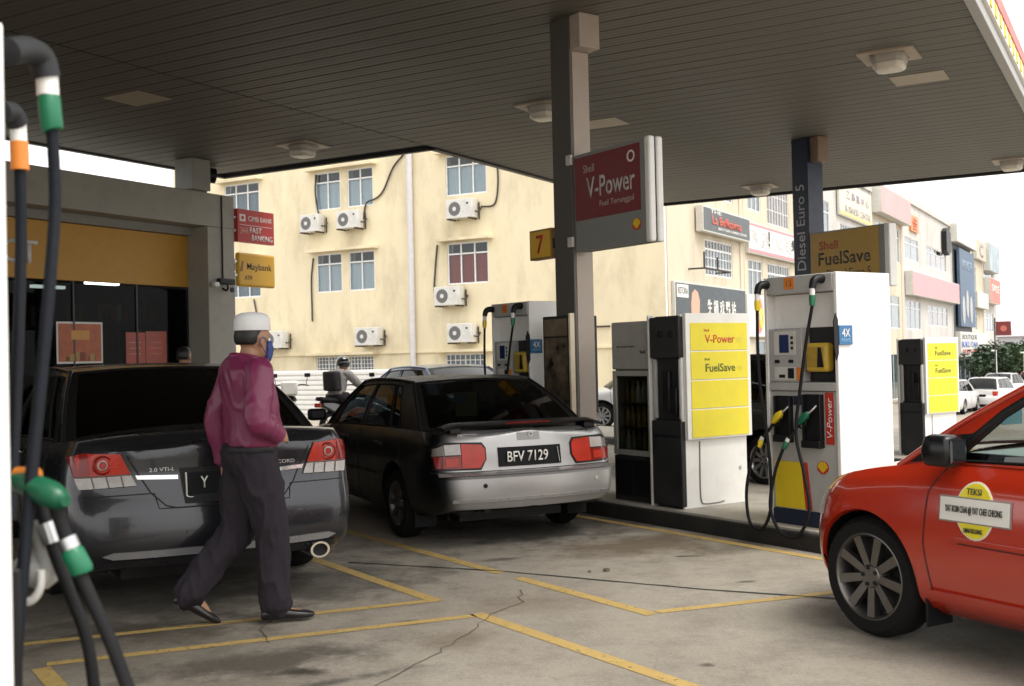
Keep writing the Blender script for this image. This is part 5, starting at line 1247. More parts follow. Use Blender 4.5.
# ---------------------------------------------------------------- dark grey saloon (left)
def grey_saloon():
    pm = paint('paint_gunmetal', (.022, .023, .028), .5, .26, .05)
    L, W = 4.90, 1.86
    P = sedan(L, W, pm, wr=.32, arch=.375, axles=(1.08, 3.88), cabin=(.75, 3.5), tail_bulge=.10, step=.04,
              bottom=[(0, .30), (.25, .24), (.9, .20), (L-.9, .19), (L-.25, .2), (L, .26)],
              shoulder=[(0, .99), (.06, 1.03), (.2, 1.05), (.7, 1.02), (L*.5, .96), (L-1.3, .90), (L-.5, .78), (L, .62)],
              deck=[(0, 1.04), (.06, 1.075), (.2, 1.09), (.7, 1.09), (L*.5, 1.0), (L-1.3, .99), (L-.5, .86), (L, .66)],
              rear=[(.2, .12), (.30, .02), (.36, -.02), (.45, -.03), (.58, -.02), (.66, .0), (.72, .03), (.85, .06), (1.0, .05), (1.08, .07)])
    c = Car('saloon_car', 'dark grey saloon parked tail-on behind the walking man', 'car', (-1.81, 6.82, 0), R(90+30), P)
    gm = glass('tint_black', (.02, .022, .023), .9, .03)
    c.greenhouse(dict(belt=(.66, 3.62), roof=(1.52, 2.92), yr=.655, zr=1.49, crown=.03, bow=.06, drop=.03, windows=[(.13, .10, .20, .24), (.22, .26, .54, .58), (.57, .61, .90, .95)], scr=gm, rb=.12, bi=.045), gm)
    t = c.t; D = trim_b
    # tail lamps: red upper wedge, clear lower strip
    for sg in (1, -1):
        c.shell('tail_lamp', [(sg*.60, .975), (sg*.80, .985), (sg*.87, .96), (sg*.845, .845), (sg*.545, .855)], 'rear', lens_red, .012, .04)
        c.shell('tail_lamp_lens', [(sg*.545, .850), (sg*.845, .840), (sg*.825, .775), (sg*.515, .785)], 'rear', lens_clear, .012, .04)
        cp, cn = c.hit('rear', sg*.70, .915)
        MB().lathe([(.052, 0), (.058, .004), (.052, .008), (.046, .004)], axis='x', n=20, c=(cp.x-.024, cp.y, cp.z), close=True).build('lamp_ring', lens_dark, t, smooth=40)
        c.shell('tail_lamp_corner', [(sg*.775, .984), (sg*.80, .985), (sg*.87, .96), (sg*.846, .848), (sg*.765, .851)], 'rear', lens_dark, .014, .04)
        for q in (.60, .68, .76): c.line('lens_rib', [(sg*q, .845), (sg*(q-.012), .782)], 'rear', M('lens_gap', (.10, .07, .06), .4), .007, .05)
        c.line('lens_rib', [(sg*.84, .846), (sg*.55, .853)], 'rear', M('lens_gap', (.10, .07, .06), .4), .008, .05)
        MB().lathe([(.022, 0), (.030, .004), (.022, .008)], axis='x', n=16, c=(cp.x-.03, cp.y, cp.z), close=True).build('bulb_ring', lens_clear, t)
        c.shell('chrome_bar', [(sg*.28, .835), (sg*.52, .845), (sg*.51, .82), (sg*.28, .81)], 'rear', chrome, .010, .05)
        c.line('boot_seam', [(sg*.55, 1.01), (sg*.56, .955), (sg*.44, .74), (sg*.36, .66), (sg*.30, .645)], 'rear', D, .009)
    c.line('boot_seam', [(-.30, .645), (.30, .645)], 'rear', D, .009)
    c.shell('plate_recess', [(-.27, .875), (.27, .875), (.25, .665), (-.25, .665)], 'rear', D, .004, .06)
    pl = c.shell('number_plate', [(-.23, .845), (.23, .845), (.23, .715), (-.23, .715)], 'rear', plate_b, .012, .2)
    x0 = c.hit('rear', 0, .78)[0].x
    MB().tube([(x0-.018, .24, .85), (x0-.018, .24, .71), (x0-.018, .22, .70), (x0-.018, -.22, .70), (x0-.018, -.24, .71), (x0-.018, -.24, .85)], .007, 8).build('plate_frame', chrome, t, smooth=60)
    text('lettering', 'Y', .045, .07, pale, pl, plane_m((x0-.016, .13, .785), (0, -1, 0), (0, 0, 1)), .003, .008)
    text('lettering', '2.0 VTi-L', .15, .022, steel, c.body, plane_m((c.hit('rear', .37, .875)[0].x-.006, .37, .873), (0, -1, 0), (0, 0, 1)), .003)
    text('lettering', 'ACCORD', .17, .022, steel, c.body, plane_m((c.hit('rear', -.37, .875)[0].x-.006, -.37, .873), (0, -1, 0), (0, 0, 1)), .003)
    # bumper: upper edge crease, pale lower lip, exhausts, parking sensors
    c.line('bumper_seam', [(.80, .73), (.42, .735), (.40, .645), (-.40, .645), (-.42, .735), (-.80, .73)], 'rear', D, .007)
    c.shell('bumper_lip', [(.66, .405), (-.66, .405), (-.72, .385), (-.66, .365), (.66, .365), (.72, .385)], 'rear', M('lip_grey', (.24, .24, .245), .3, metal=.3, coat=.5), .012, .06)
    c.shell('bumper_lower', [(.72, .355), (-.72, .355), (-.70, .29), (.70, .29)], 'rear', D, .004, .08)
    for y in (.25, -.25): c.line('parking_sensor', [(y, .50), (y+.002, .50)], 'rear', D, .02) ; 
    for sg in (-1,):
        xh = c.hit('rear', sg*.58, .34)[0]
        xh = xh.x if xh else .1
        o = MB().lathe([(.040, 0), (.052, 0), (.055, .02), (.055, .22), (.04, .22), (.04, 0)], axis='x', n=24, caps=False).xf(Matrix.Translation((xh-.03, sg*.60, .295)) @ Matrix.Diagonal((1, 1.25, 1, 1))).build('exhaust_pipe', chrome, t, smooth=40)
        MB().lathe([(0, .03), (.043, .03), (.043, .04), (0, .04)], axis='x', n=20).xf(Matrix.Translation((xh-.03, sg*.60, .295)) @ Matrix.Diagonal((1, 1.25, 1, 1))).build('exhaust_bore', black, o)
    for pts in ([(.78, .30), (.80, .60), (.95, .95)], [(2.2, .30), (2.22, .95)], [(3.35, .28), (3.42, .6), (3.38, .92)]):
        for vw in ('left', 'right'): c.line('door_seam', pts, vw, D, .008)
    for x in (1.55, 2.7):
        for sg, vw in ((1, 'left'), (-1, 'right')):
            h = c.hit(vw, x, .86)[0]
            if h: MB().box(x-.1, x+.1, h.y-.005 if sg > 0 else h.y-.028, h.y+.028 if sg > 0 else h.y+.005, .845, .872).build('door_handle', chrome, t, bevel=.008)
    for x in P['axles']:
        for sg in (1, -1): add_wheel(t, x, sg*(W/2-.125), .32, .215, 10, .215, alloy)
    # high brake lamp seen through the glass
    box('high_brake_lamp', M('brake_lamp_teal', (.05, .10, .095), .4), t, .98, 1.02, .12, .30, 1.14, 1.17)
    return c
grey_saloon()

# ---------------------------------------------------------------- black car with silver tail
def two_tone():
    L, W = 4.36, 1.69
    pm = bpy.data.materials.new('paint_black_silver'); pm.use_nodes = True; nt = pm.node_tree; b = nt.nodes['Principled BSDF']
    tc = nd(nt, 'ShaderNodeTexCoord'); sp = nd(nt, 'ShaderNodeSeparateXYZ'); nt.links.new(tc.outputs['Object'], sp.inputs[0])
    nz = nd(nt, 'ShaderNodeTexNoise'); nz.inputs['Scale'].default_value = 3; nz.inputs['Detail'].default_value = 6; nt.links.new(tc.outputs['Object'], nz.inputs['Vector'])
    # the tail is silver, feathered into black forward and at the left corner
    def mr(x, a, c, d, e):
        r_ = nd(nt, 'ShaderNodeMapRange', interpolation_type='SMOOTHSTEP'); nt.links.new(x, r_.inputs[0])
        for i, v_ in enumerate((a, c, d, e)): r_.inputs[1+i].default_value = v_
        return r_.outputs[0]
    f1 = mr(sp.outputs[0], .16, .34, 1, 0); f2 = mr(sp.outputs[1], .56, .74, 1, 0); f3 = mr(sp.outputs[2], .915, .925, 1, 0)
    m1 = nd(nt, 'ShaderNodeMath', operation='MULTIPLY'); nt.links.new(f1, m1.inputs[0]); nt.links.new(f2, m1.inputs[1])
    m2 = nd(nt, 'ShaderNodeMath', operation='MULTIPLY'); nt.links.new(m1.outputs[0], m2.inputs[0]); nt.links.new(f3, m2.inputs[1])
    mx = nd(nt, 'ShaderNodeMix', data_type='RGBA'); mx.inputs[6].default_value = (.008, .008, .009, 1); mx.inputs[7].default_value = (.37, .36, .355, 1)
    nt.links.new(m2.outputs[0], mx.inputs[0]); nt.links.new(mx.outputs[2], b.inputs['Base Color'])
    nt.links.new(mr(nz.outputs[0], .3, .7, .28, .40), b.inputs['Roughness']); b.inputs['Metallic'].default_value = .55; b.inputs['Coat Weight'].default_value = .2; b.inputs['Coat Roughness'].default_value = .1; b.inputs['Specular IOR Level'].default_value = .3
    MATS['paint_black_silver'] = pm
    blk = M('paint_black', (.006, .006, .007), .42, var=.1, spec=.35)
    P = sedan(L, W, pm, wr=.29, arch=.345, axles=(.88, 3.38), cabin=(.52, 3.05), tail_bulge=.08, step=.04,
              plan=[(0, .84), (.04, .91), (.12, .96), (.3, .99), (.7, 1.0), (L-1.2, 1.0), (L-.5, .96), (L-.2, .90), (L-.06, .82), (L, .74)],
              bottom=[(0, .315), (.25, .25), (.9, .19), (L-.9, .19), (L-.25, .22), (L, .28)],
              shoulder=[(0, .875), (.05, .90), (.2, .912), (.7, .915), (L*.5, .89), (L-1.3, .86), (L-.5, .78), (L, .60)],
              deck=[(0, .91), (.05, .93), (.2, .94), (.6, .945), (L*.5, .94), (L-1.3, .94), (L-.5, .85), (L, .64)],
              rear=[(.25, .02), (.36, -.035), (.44, -.045), (.55, -.04), (.585, -.02), (.60, .03), (.75, .05), (.93, .09)])
    c = Car('saloon_car', 'black saloon with silver tail panel, red lamps and boot spoiler', 'car', (.11, 8.85, 0), R(90+25), P)
    gm = glass('tint_dark', (.10, .11, .115), .8, .02)
    c.greenhouse(dict(belt=(.46, 3.2), roof=(1.12, 2.48), yr=.56, zr=1.32, crown=.025, bow=.05, drop=.025, windows=[(.18, .16, .26, .25), (.28, .27, .55, .58), (.58, .61, .90, .95)], scr=glass('screen_clear', (.5, .55, .53), .9), rb=.10, bi=.05), gm, blk)
    t = c.t; D = trim_b; silver = M('silver_panel', (.33, .32, .315), .28, metal=.55, var=.05, coat=.6, dirt=.08)
    c.line('boot_seam', [(.60, .925), (.605, .88)], 'rear', D, .007)
    for sg in (1, -1):
        # wrap-round lamp: red block, white reversing lamp, smoked corner
        c.shell('tail_lamp', [(sg*.41, .815), (sg*.57, .825), (sg*.575, .635), (sg*.43, .635), (sg*.385, .70), (sg*.385, .78)], 'rear', lens_red, .012, .04)
        c.shell('tail_lamp', [(sg*.577, .735), (sg*.78, .73), (sg*.77, .64), (sg*.577, .632)], 'rear', lens_dark, .010, .04)
        c.shell('tail_lamp_core', [(sg*.60, .715), (sg*.70, .713), (sg*.70, .655), (sg*.60, .652)], 'rear', lens_red, .014, .04)
        c.shell('reversing_lamp', [(sg*.577, .824), (sg*.70, .82), (sg*.70, .742), (sg*.577, .742)], 'rear', lens_clear, .011, .04)
        c.shell('indicator_lamp', [(sg*.703, .818), (sg*.775, .79), (sg*.785, .735), (sg*.703, .74)], 'rear', M('lens_smoke', (.22, .20, .18), .15, coat=1.), .009, .04)
        c.shell('tail_lamp_surround', [(sg*.40, .832), (sg*.72, .842), (sg*.79, .79), (sg*.79, .625), (sg*.42, .618), (sg*.372, .70), (sg*.372, .79)], 'rear', D, .003, .05)
    c.shell('number_plate', [(-.275, .785), (.275, .785), (.275, .635), (-.275, .635)], 'rear', plate_b, .014, .3)
    x0 = c.hit('rear', 0, .71)[0].x
    text('lettering', 'BFV 7129', .36, .085, pale, c.t, plane_m((x0-.020, .03, .712), (0, -1, 0), (0, 0, 1)), .003, .010)
    MB().tube([(x0-.02, -.235, .77), (x0-.02, -.255, .65)], .004, 6).build('plate_sticker', ltgrey, t)
    x1 = c.hit('rear', 0, .88)[0].x
    text('lettering', 'PROTON', .17, .025, steel, t, plane_m((c.hit('rear', .50, .885)[0].x-.006, .50, .888), (0, -1, 0), (0, 0, 1)), .003)
    text('lettering', 'WIRA', .12, .022, black, t, plane_m((c.hit('rear', -.52, .885)[0].x-.006, -.52, .885), (0, -1, 0), (0, 0, 1)), .003)
    c.shell('badge_patch', [(-.10, .925), (.10, .925), (.10, .835), (-.10, .835)], 'rear', M('badge_shadow', (.27, .265, .26), .5, metal=.2), .0025, .06)
    MB().lathe([(.012, 0), (.022, 0), (.022, .004), (.012, .004)], (x1-.010, -.02, .88), 'x', 14, close=True).build('badge', steel, t)
    c.line('bumper_seam', [(.80, .605), (-.80, .605)], 'rear', D, .012)
    c.shell('bumper_moulding', [(.76, .60), (-.76, .60), (-.76, .575), (.76, .575)], 'rear', silver, .012, .06)
    c.shell('bumper_lower_edge', [(.68, .40), (-.72, .40), (-.72, .375), (.68, .375)], 'rear', silver, .014, .06)
    for y in (.42, -.58):
        h = c.hit('rear', y, .50)[0]; MB().lathe([(0, 0), (.015, 0), (.018, .006), (.018, .012)], (h.x-.010, y, .50), 'x', 14).build('parking_sensor', D if y > 0 else ltgrey, t)
    # boot spoiler with built-in brake lamp
    sp_ = MB()
    for i in range(25): pass
    def prof(q):
        y = -.70+1.40*q; k = 1-(2*q-1)**2; rise = .035*min(1, k*3.0)
        return y, rise, -.05*k
    rings = []
    for i in range(25):
        y, r_, bx = prof(i/24); z = .925+r_; rings.append([(.05+bx, y, z), (.03+bx, y, z+.014), (.09+bx, y, z+.03), (.24+bx*.5, y, z+.024), (.25+bx*.5, y, z+.004), (.12+bx, y, z-.004)])
    sp_.loft(rings).build('spoiler', blk, t, smooth=40)
    for y in (-.60, .60): MB().box(.06, .22, y-.05, y+.05, .90, .955).build('spoiler_foot', blk, t, bevel=.01)
    m = MB(); rr = []
    for i in range(9):
        y, r_, bx = prof(.36+.28*i/8); rr.append([(.046+bx, y, .925+r_+.002), (.026+bx, y, .925+r_+.014), (.05+bx, y, .925+r_+.022), (.06+bx, y, .925+r_+.004)])
    m.loft(rr).build('high_brake_lamp', lens_dark, t, smooth=50)
    o = MB().lathe([(.022, 0), (.03, 0), (.03, .3)], (.08, .33, .29), 'x', 16).build('exhaust_pipe', dark, t, smooth=50)
    MB().lathe([(.05, 0), (.075, .02), (.075, .3), (.05, .32)], (.22, .45, .285), 'x', 14).build('silencer', dark, t, smooth=50)
    for vw in ('left', 'right'):
        for pts in ([(.62, .30), (.66, .55), (.80, .88)], [(1.88, .26), (1.90, .88)], [(2.95, .26), (3.02, .55), (2.98, .86)], [(.4, .60), (.75, .60)]): c.line('door_seam', pts, vw, M('seam_grey', (.002, .002, .002), .6), .007)
        c.line('side_moulding', [(1.25, .52), (3.0, .50)], vw, D, .03)
        for x in (1.30, 2.32):
            h = c.hit(vw, x, .77)[0]
            if h: MB().box(x-.09, x+.09, h.y-.02, h.y+.02, .755, .79).build('door_handle', D, t, bevel=.008)
    for x in P['axles']:
        for sg in (1, -1): add_wheel(t, x, sg*(W/2-.115), .29, .185, 8, .19, dark_alloy)
    for sg in (1, -1): MB().box(.50, .515, sg*(W/2-.24), sg*(W/2-.05), .13, .34).build('mud_flap', rubber, t, bevel=.004)
    MB().box(3.0, 3.12, .82, 1.0, .90, 1.02).build('door_mirror', blk, t, bevel=.03); MB().box(3.0, 3.12, -1.0, -.82, .90, 1.02).build('door_mirror', blk, t, bevel=.03)
    # papers and a cushion on the shelf, seen through the glass
    box('shelf_paper', M('paper_yellow', (.45, .42, .22), .7), t, .98, 1.0, .02, .22, .99, 1.20); box('shelf_paper', M('paper_blue', (.25, .40, .50), .7), t, .975, .978, .12, .24, 1.11, 1.19)
    return c
two_tone()

# ---------------------------------------------------------------- red taxi
def taxi():
    L, W = 4.17, 1.76
    pm = paint('paint_taxi_red', (.40, .024, .007), .0, .22, .08)
    P = sedan(L, W, pm, wr=.315, arch=.342, axles=(.95, 3.60), cabin=(.6, 3.22), nose_bulge=.16, step=.03,
              plan=[(0, .84), (.04, .91), (.12, .96), (.3, .99), (.7, 1.0), (L-.9, 1.0), (L-.45, .99), (L-.32, .965), (L-.24, .92), (L-.16, .85), (L-.09, .74), (L-.04, .64), (L, .52)],
              bottom=[(0, .30), (.25, .25), (.9, .21), (L-.9, .21), (L-.25, .22), (L, .26)],
              shoulder=[(0, .90), (.2, .97), (.7, .985), (L*.5, .96), (L-1.05, .94), (L-.75, .905), (L-.4, .84), (L-.2, .77), (L-.08, .70), (L, .64)],
              deck=[(0, .95), (.2, 1.02), (.7, 1.03), (L*.5, 1.02), (L-1.05, 1.0), (L-.75, .955), (L-.4, .88), (L-.2, .81), (L-.08, .73), (L, .67)],
              front=[(.2, -.05), (.35, .02), (.5, .03), (.62, .0), (.9, -.06)])
    p = (TAXI_X, TAXI_Y, 0); pm.node_tree.nodes['Principled BSDF'].inputs['Coat Weight'].default_value = 1.0
    c = Car('taxi', 'red taxi with white door label at the right frame edge', 'taxi', p, R(90+TAXI_H), P)
    gm = glass('screen_green', (.62, .70, .68), .95, .02, 1.75)
    c.greenhouse(dict(belt=(.55, 3.42), roof=(1.25, 2.52), yr=.60, zr=1.46, crown=.03, bow=.05, drop=.025, windows=[(.15, .14, .25, .25), (.27, .27, .52, .55), (.555, .59, .885, .93)], rb=.10), gm, pm)
    t = c.t; D = trim_b; sm = M('taxi_seam', (.05, .004, .002), .6)
    for vw in ('left', 'right'):
        for pts in ([(2.05, .26), (2.08, .95)], [(3.16, .30), (3.20, .55), (3.17, .80), (3.08, .94)], [(1.02, .70), (1.15, .96)], [(1.15, .30), (3.14, .30)]): c.line('door_seam', pts, vw, sm, .008)
        c.shell('door_crease', [(1.2, .585), (3.02, .60), (3.02, .585), (1.2, .565)], vw, pm, .010, .08); c.line('door_crease_shadow', [(1.2, .556), (3.0, .572)], vw, sm, .006)
        c.shell('sill_skirt', [(1.35, .33), (3.18, .33), (3.18, .21), (1.35, .21)], vw, pm, .020, .08)
        c.shell('window_sill_trim', [(.9, .972), (3.30, .957), (3.30, .938), (.9, .952)], vw, D, .006, .08)
        for x in (1.35, 2.35):
            h = c.hit(vw, x, .83)[0]
            if h: MB().box(x-.10, x+.10, h.y-.022, h.y+.022, .81, .845).build('door_handle', D, t, bevel=.01)
    # door label: yellow oval behind a white strip with the operator's name
    def dl(x, z):
        h = c.hit('left', x, z)[0]; return h.y
    xm, zm = LBL
    oval = [(xm+.098*math.cos(q*math.pi/16), zm+.128*math.sin(q*math.pi/16)) for q in range(32)]
    o1 = c.shell('label_oval', oval, 'left', panel_yellow, .006, .08); c.shell('label_oval_rim', [(xm+(a-xm)*1.07, zm+(b-zm)*1.06) for a, b in oval], 'left', pale, .0035, .08)
    c.shell('label_strip', [(xm-.195, zm+.06), (xm+.195, zm+.06), (xm+.195, zm-.06), (xm-.195, zm-.06)], 'left', M('strip_border', (.25, .22, .2), .5), .0085, .12)
    c.shell('label_strip_face', [(xm-.188, zm+.053), (xm+.188, zm+.053), (xm+.188, zm-.053), (xm-.188, zm-.053)], 'left', pale, .0115, .12)
    ink = M('lettering_dark', (.03, .03, .025), .5)
    def lab(s_, cx, cz, w_, h_, mt):
        y0 = dl(cx-w_/2, cz); y1 = dl(cx+w_/2, cz); ax = Vector((-w_, y0-y1, 0))
        zt_ = dl(cx, cz+h_/2)-dl(cx, cz-h_/2)
        text('lettering', s_, w_, h_, mt, t, plane_m((cx, max(dl(cx, cz), (y0+y1)/2)+.0135, cz), tuple(ax), (0, zt_, h_)), .003, .004)
    lab('YAT KOM CHAI @ YAT CHEE CHEONG', xm, zm, .31, .042, ink); lab('TEKSI', xm, zm+.09, .08, .03, ink); lab('LIMAH KELUANG', xm, zm-.09, .10, .022, ink)
    # mirror, corner triangle, wheel, lamp, mud flap
    yA = c.hit('left', 3.22, .90)[0].y
    MB().loft([[(3.04+dx, yA-.02+dy, 1.01+sz*q) for (dx, sz) in ((-.07*k, -1), (.08*k, -1), (.10*k, 0), (.07*k, 1), (-.07*k, 1), (-.08*k, 0))] for (dy, k, q) in ((.0, .5, .04), (.06, .95, .07), (.11, 1.0, .078), (.165, .9, .07), (.18, .6, .04))]).build('door_mirror', M('mirror_black', (.006, .006, .007), .25, spec=.4), t, bevel=.015, smooth=50)
    MB().loft([[(2.966, yA+.02, .955), (2.966, yA+.13, .955), (2.966, yA+.13, 1.065), (2.966, yA+.02, 1.065)], [(2.961, yA+.03, .965), (2.961, yA+.12, .965), (2.961, yA+.12, 1.055), (2.961, yA+.03, 1.055)]]).build('mirror_glass', M('mirror_dark', (.10, .11, .12), .08, metal=.9), t)
    F = c.patch['side'][1]
    c.cell(F, ((.885, .03), (.985, .03), (.985, .30), (.90, .30)), 6, 6, .004).build('corner_trim', D, t)
    MB().tube([F(.905, .03), F(.925, .5), F(.945, .92)], .02, 8).build('front_pillar_trim', D, t, smooth=60)
    c.shell('head_lamp', [(.45, .70), (.78, .74), (.80, .60), (.45, .56)], 'front', lens_clear, .01, .05); c.shell('head_lamp', [(-.45, .70), (-.78, .74), (-.80, .60), (-.45, .56)], 'front', lens_clear, .01, .05)
    c.shell('grille', [(-.38, .66), (.38, .66), (.34, .54), (-.34, .54)], 'front', black, .01, .06)
    for x in P['axles']:
        for sg in (1, -1): add_wheel(t, x, sg*(W/2-.145), .315, .195, 9, .226, dark_alloy, .2)
    for sg in (1, -1): MB().box(3.215, 3.23, sg*(W/2-.22), sg*(W/2-.04), .13, .36).build('mud_flap', rubber, t, bevel=.004)
    box('permit_card', M('permit_blue', (.25, .42, .5), .5), t, 2.95, 2.955, .45, .60, 1.12, 1.24)
    box('permit_sheet', M('dash_sheet', (.45, .48, .47), .6), t, 2.9, 3.3, -.1, .5, .962, .966)
    MB().box(1.95, 2.15, -.25, .25, 1.505, 1.62).build('roof_sign', yellow, t, bevel=.02)
    return c
TAXI_X, TAXI_Y, TAXI_H, LBL = 4.30, 3.0, 29, (2.90, .735)
taxi()

# ---------------------------------------------------------------- background cars
def simple_car(name, label, loc, rz, pm, L=4.2, W=1.7, hatch=False, zr=1.45, group='cars in the background', lamps=True, rim=alloy, step=.07, axle=None):
    c0 = .12 if hatch else .5
    P = sedan(L, W, pm, step=step, cabin=(c0+.05, L-1.2))
    if axle: P['axles'] = (axle, L*.79)
    if hatch:
        P['shoulder'] = [(0, .92), (.1, .98), (.5, 1.0), (L*.5, .95), (L-1.2, .92), (L-.5, .82), (L, .62)]; P['deck'] = [(0, .97), (.1, 1.02), (.5, 1.04), (L*.5, 1.0), (L-1.2, 1.0), (L-.5, .88), (L, .66)]
    c = Car(name, label, 'car', loc, rz, P, group)
    gm = glass('tint_mid', (.06, .07, .075), .8)
    if hatch: G = dict(belt=(.10, L-1.05), roof=(.50, L-1.85), windows=[(.07, .06, .22, .22), (.25, .25, .50, .52), (.53, .55, .88, .93)])
    else: G = dict(belt=(.5, L-1.1), roof=(1.2, L-1.85), windows=[(.14, .12, .24, .24), (.26, .26, .54, .57), (.57, .60, .88, .93)])
    G.update(yr=W/2-.27, zr=zr, crown=.03, bow=.05, drop=.03, rb=.08); c.greenhouse(G, gm)
    for x in P['axles']:
        for sg in (1, -1): add_wheel(c.t, x, sg*(W/2-.12), .31, .2, 10, .21, rim)
    if lamps:
        for sg in (1, -1):
            c.shell('tail_lamp', [(sg*.50, .88), (sg*.74, .88), (sg*.72, .68), (sg*.54, .68)], 'rear', lens_red, .012, .06)
            c.shell('head_lamp', [(sg*.45, .66), (sg*.70, .68), (sg*.70, .56), (sg*.45, .54)], 'front', lens_clear, .012, .06)
        c.shell('number_plate', [(-.24, .74), (.24, .74), (.24, .63), (-.24, .63)], 'rear', plate_b, .012, .2)
    c.line('bumper_seam', [(.70, .56), (-.70, .56)], 'rear', trim_b, .012)
    for vw in ('left', 'right'):
        for pts in ([(L*.47, .28), (L*.48, .93)], [(L*.73, .28), (L*.74, .90)]): c.line('door_seam', pts, vw, trim_b, .009)
    return c
w_paint = paint('paint_white', (.62, .61, .60), 0, .35); s_paint = paint('paint_silver', (.42, .42, .42), .4, .35)
simple_car('parked_car', 'dark car behind the island between the price board and white pump', car_loc(10.45, 8.45), HEAD, paint('paint_dark_green', (.03, .032, .03), .3, .3), 3.4, 1.6, True, 1.55, axle=.66)
simple_car('parked_car', 'blue car whose roof shows above the silver-tailed saloon', car_loc(8.95, 13.6), HEAD, paint('paint_blue', (.13, .20, .32), .2, .35), 4.2, 1.68, False, 1.40)
simple_car('parked_car', 'white saloon whose front wheel shows between the column and the fridge', (5.36, 25.6, ground_z(3.2, 25.6)), R(176), w_paint, 4.2, 1.68, False, 1.45)
for (x, y, h, pm, lb, ht) in ((18.2, 47.0, 55, w_paint, 'white car nearest the small distant pump in the far car park', True), (21.0, 49.5, 52, w_paint, 'white estate with red tail lamp in the far car park', True),
                              (24.6, 56.5, 50, s_paint, 'silver white saloon behind the white estate', False), (28.5, 60.5, 50, paint('paint_far_red', (.35, .04, .03), 0, .35), 'small red car at the far right of the car park', True), (20.8, 57, 50, s_paint, 'silver hatchback half hidden in the second parked row', True)):
    simple_car('parked_car', lb, (x, y, ground_z(x, y)), R(h), pm, 4.2, 1.7, ht, 1.46, 'cars in the far car park', True, alloy, .09)
# ================================================================== people
def fuse(mb, voxel, name, mat, parent, it=6, wr=0., wscale=9., stretch=(1, 1, .45), seed=0):
    """one continuous skin from overlapping lofts: voxel remesh, relax, optional cloth folds"""
    me = mb.mesh('tmp', mat); ob = bpy.data.objects.new('tmp', me); col.objects.link(ob)
    r_ = ob.modifiers.new('r', 'REMESH'); r_.mode = 'VOXEL'; r_.voxel_size = voxel
    s_ = ob.modifiers.new('s', 'SMOOTH'); s_.iterations = it; s_.factor = .5
    bpy.context.view_layer.update()
    out = bpy.data.meshes.new_from_object(ob.evaluated_get(bpy.context.evaluated_depsgraph_get())); bpy.data.objects.remove(ob)
    if wr:
        nrm = [v.normal.copy() for v in out.vertices]
        for v, n_ in zip(out.vertices, nrm):
            p = Vector((v.co.x*stretch[0], v.co.y*stretch[1], v.co.z*stretch[2]))*wscale+Vector((seed, seed*.7, 0))
            d = noise.noise(p)*.55-.2+.9*(1-min(1, abs(noise.noise(p*1.5+Vector((3, 1, 7))))*2.6))**2+noise.noise(p*3.7)*.15
            v.co += n_*d*wr
    out.materials.clear(); out.materials.append(mat); out.shade_smooth(); out.name = name
    o = bpy.data.objects.new(name, out); col.objects.link(o); o.parent = parent; return o
def ell(c, a, b, ax, ay, n=16, p=2.0):
    c, ax, ay = Vector(c), Vector(ax), Vector(ay); q = []
    for i in range(n):
        t = 2*math.pi*i/n; ct, st = math.cos(t), math.sin(t)
        q.append(c+ax*(a*math.copysign(abs(ct)**(2/p), ct))+ay*(b*math.copysign(abs(st)**(2/p), st)))
    return q
def limb(m, pts, n=14):
    """tapered limb through (point, radius) knots with rounded ends"""
    P = bez([p for p, r_ in pts], 6*(len(pts)-1)); k = len(P)
    rs = [float(np.interp(i/(k-1)*(len(pts)-1), range(len(pts)), [r_ for p, r_ in pts])) for i in range(k)]
    d0 = (P[0]-P[1]).normalized(); d1 = (P[-1]-P[-2]).normalized()
    P = [P[0]+d0*rs[0]*.7]+P+[P[-1]+d1*rs[-1]*.7]; rs = [rs[0]*.5]+rs+[rs[-1]*.5]
    m.tube(P, rs, n)
def head_rings(m, C, Rm, s=1.0):
    T = [(.0, .030, .088, .03), (.015, .048, .096, -.01), (.05, .062, .098, -.055), (.09, .070, .096, -.085), (.13, .075, .099, -.098), (.17, .074, .096, -.099), (.205, .062, .078, -.086), (.228, .038, .045, -.055), (.236, .01, .0, -.012)]
    rings = [[C+Rm @ (Vector(((f+b)/2, 0, z))*s+q*s) for q in ell((0, 0, 0), (f-b)/2, w_, (1, 0, 0), (0, 1, 0), 18)] for (z, w_, f, b) in T]
    m.loft(rings)
    def at(x, y, z): return C+Rm @ (Vector((x, y, z))*s)
    m.loft([[at(.092, -.008, .125), at(.092, .008, .125), at(.10, 0, .128)], [at(.092, -.014, .10), at(.092, .014, .10), at(.122, 0, .10)], [at(.088, -.016, .082), at(.088, .016, .082), at(.116, 0, .082)]])   # nose
    for y in (-1, 1):
        m.loft([ell(at(-.005, y*.070, .10), .012*s, .028*s, Rm @ Vector((1, 0, 0)), Rm @ Vector((0, 0, 1)), 10), ell(at(-.012, y*.086, .10), .017*s, .032*s, Rm @ Vector((1, 0, 0)), Rm @ Vector((0, 0, 1)), 10)])   # ears
    m.tube([at(.088, -.022, .052), at(.096, 0, .052), at(.088, .022, .052)], .006*s, 8)   # lips
    for y in (-.03, .03): m.tube([at(.090, y-.016, .142), at(.096, y, .146), at(.088, y+.018, .140)], .007*s, 8)   # brows
    return at
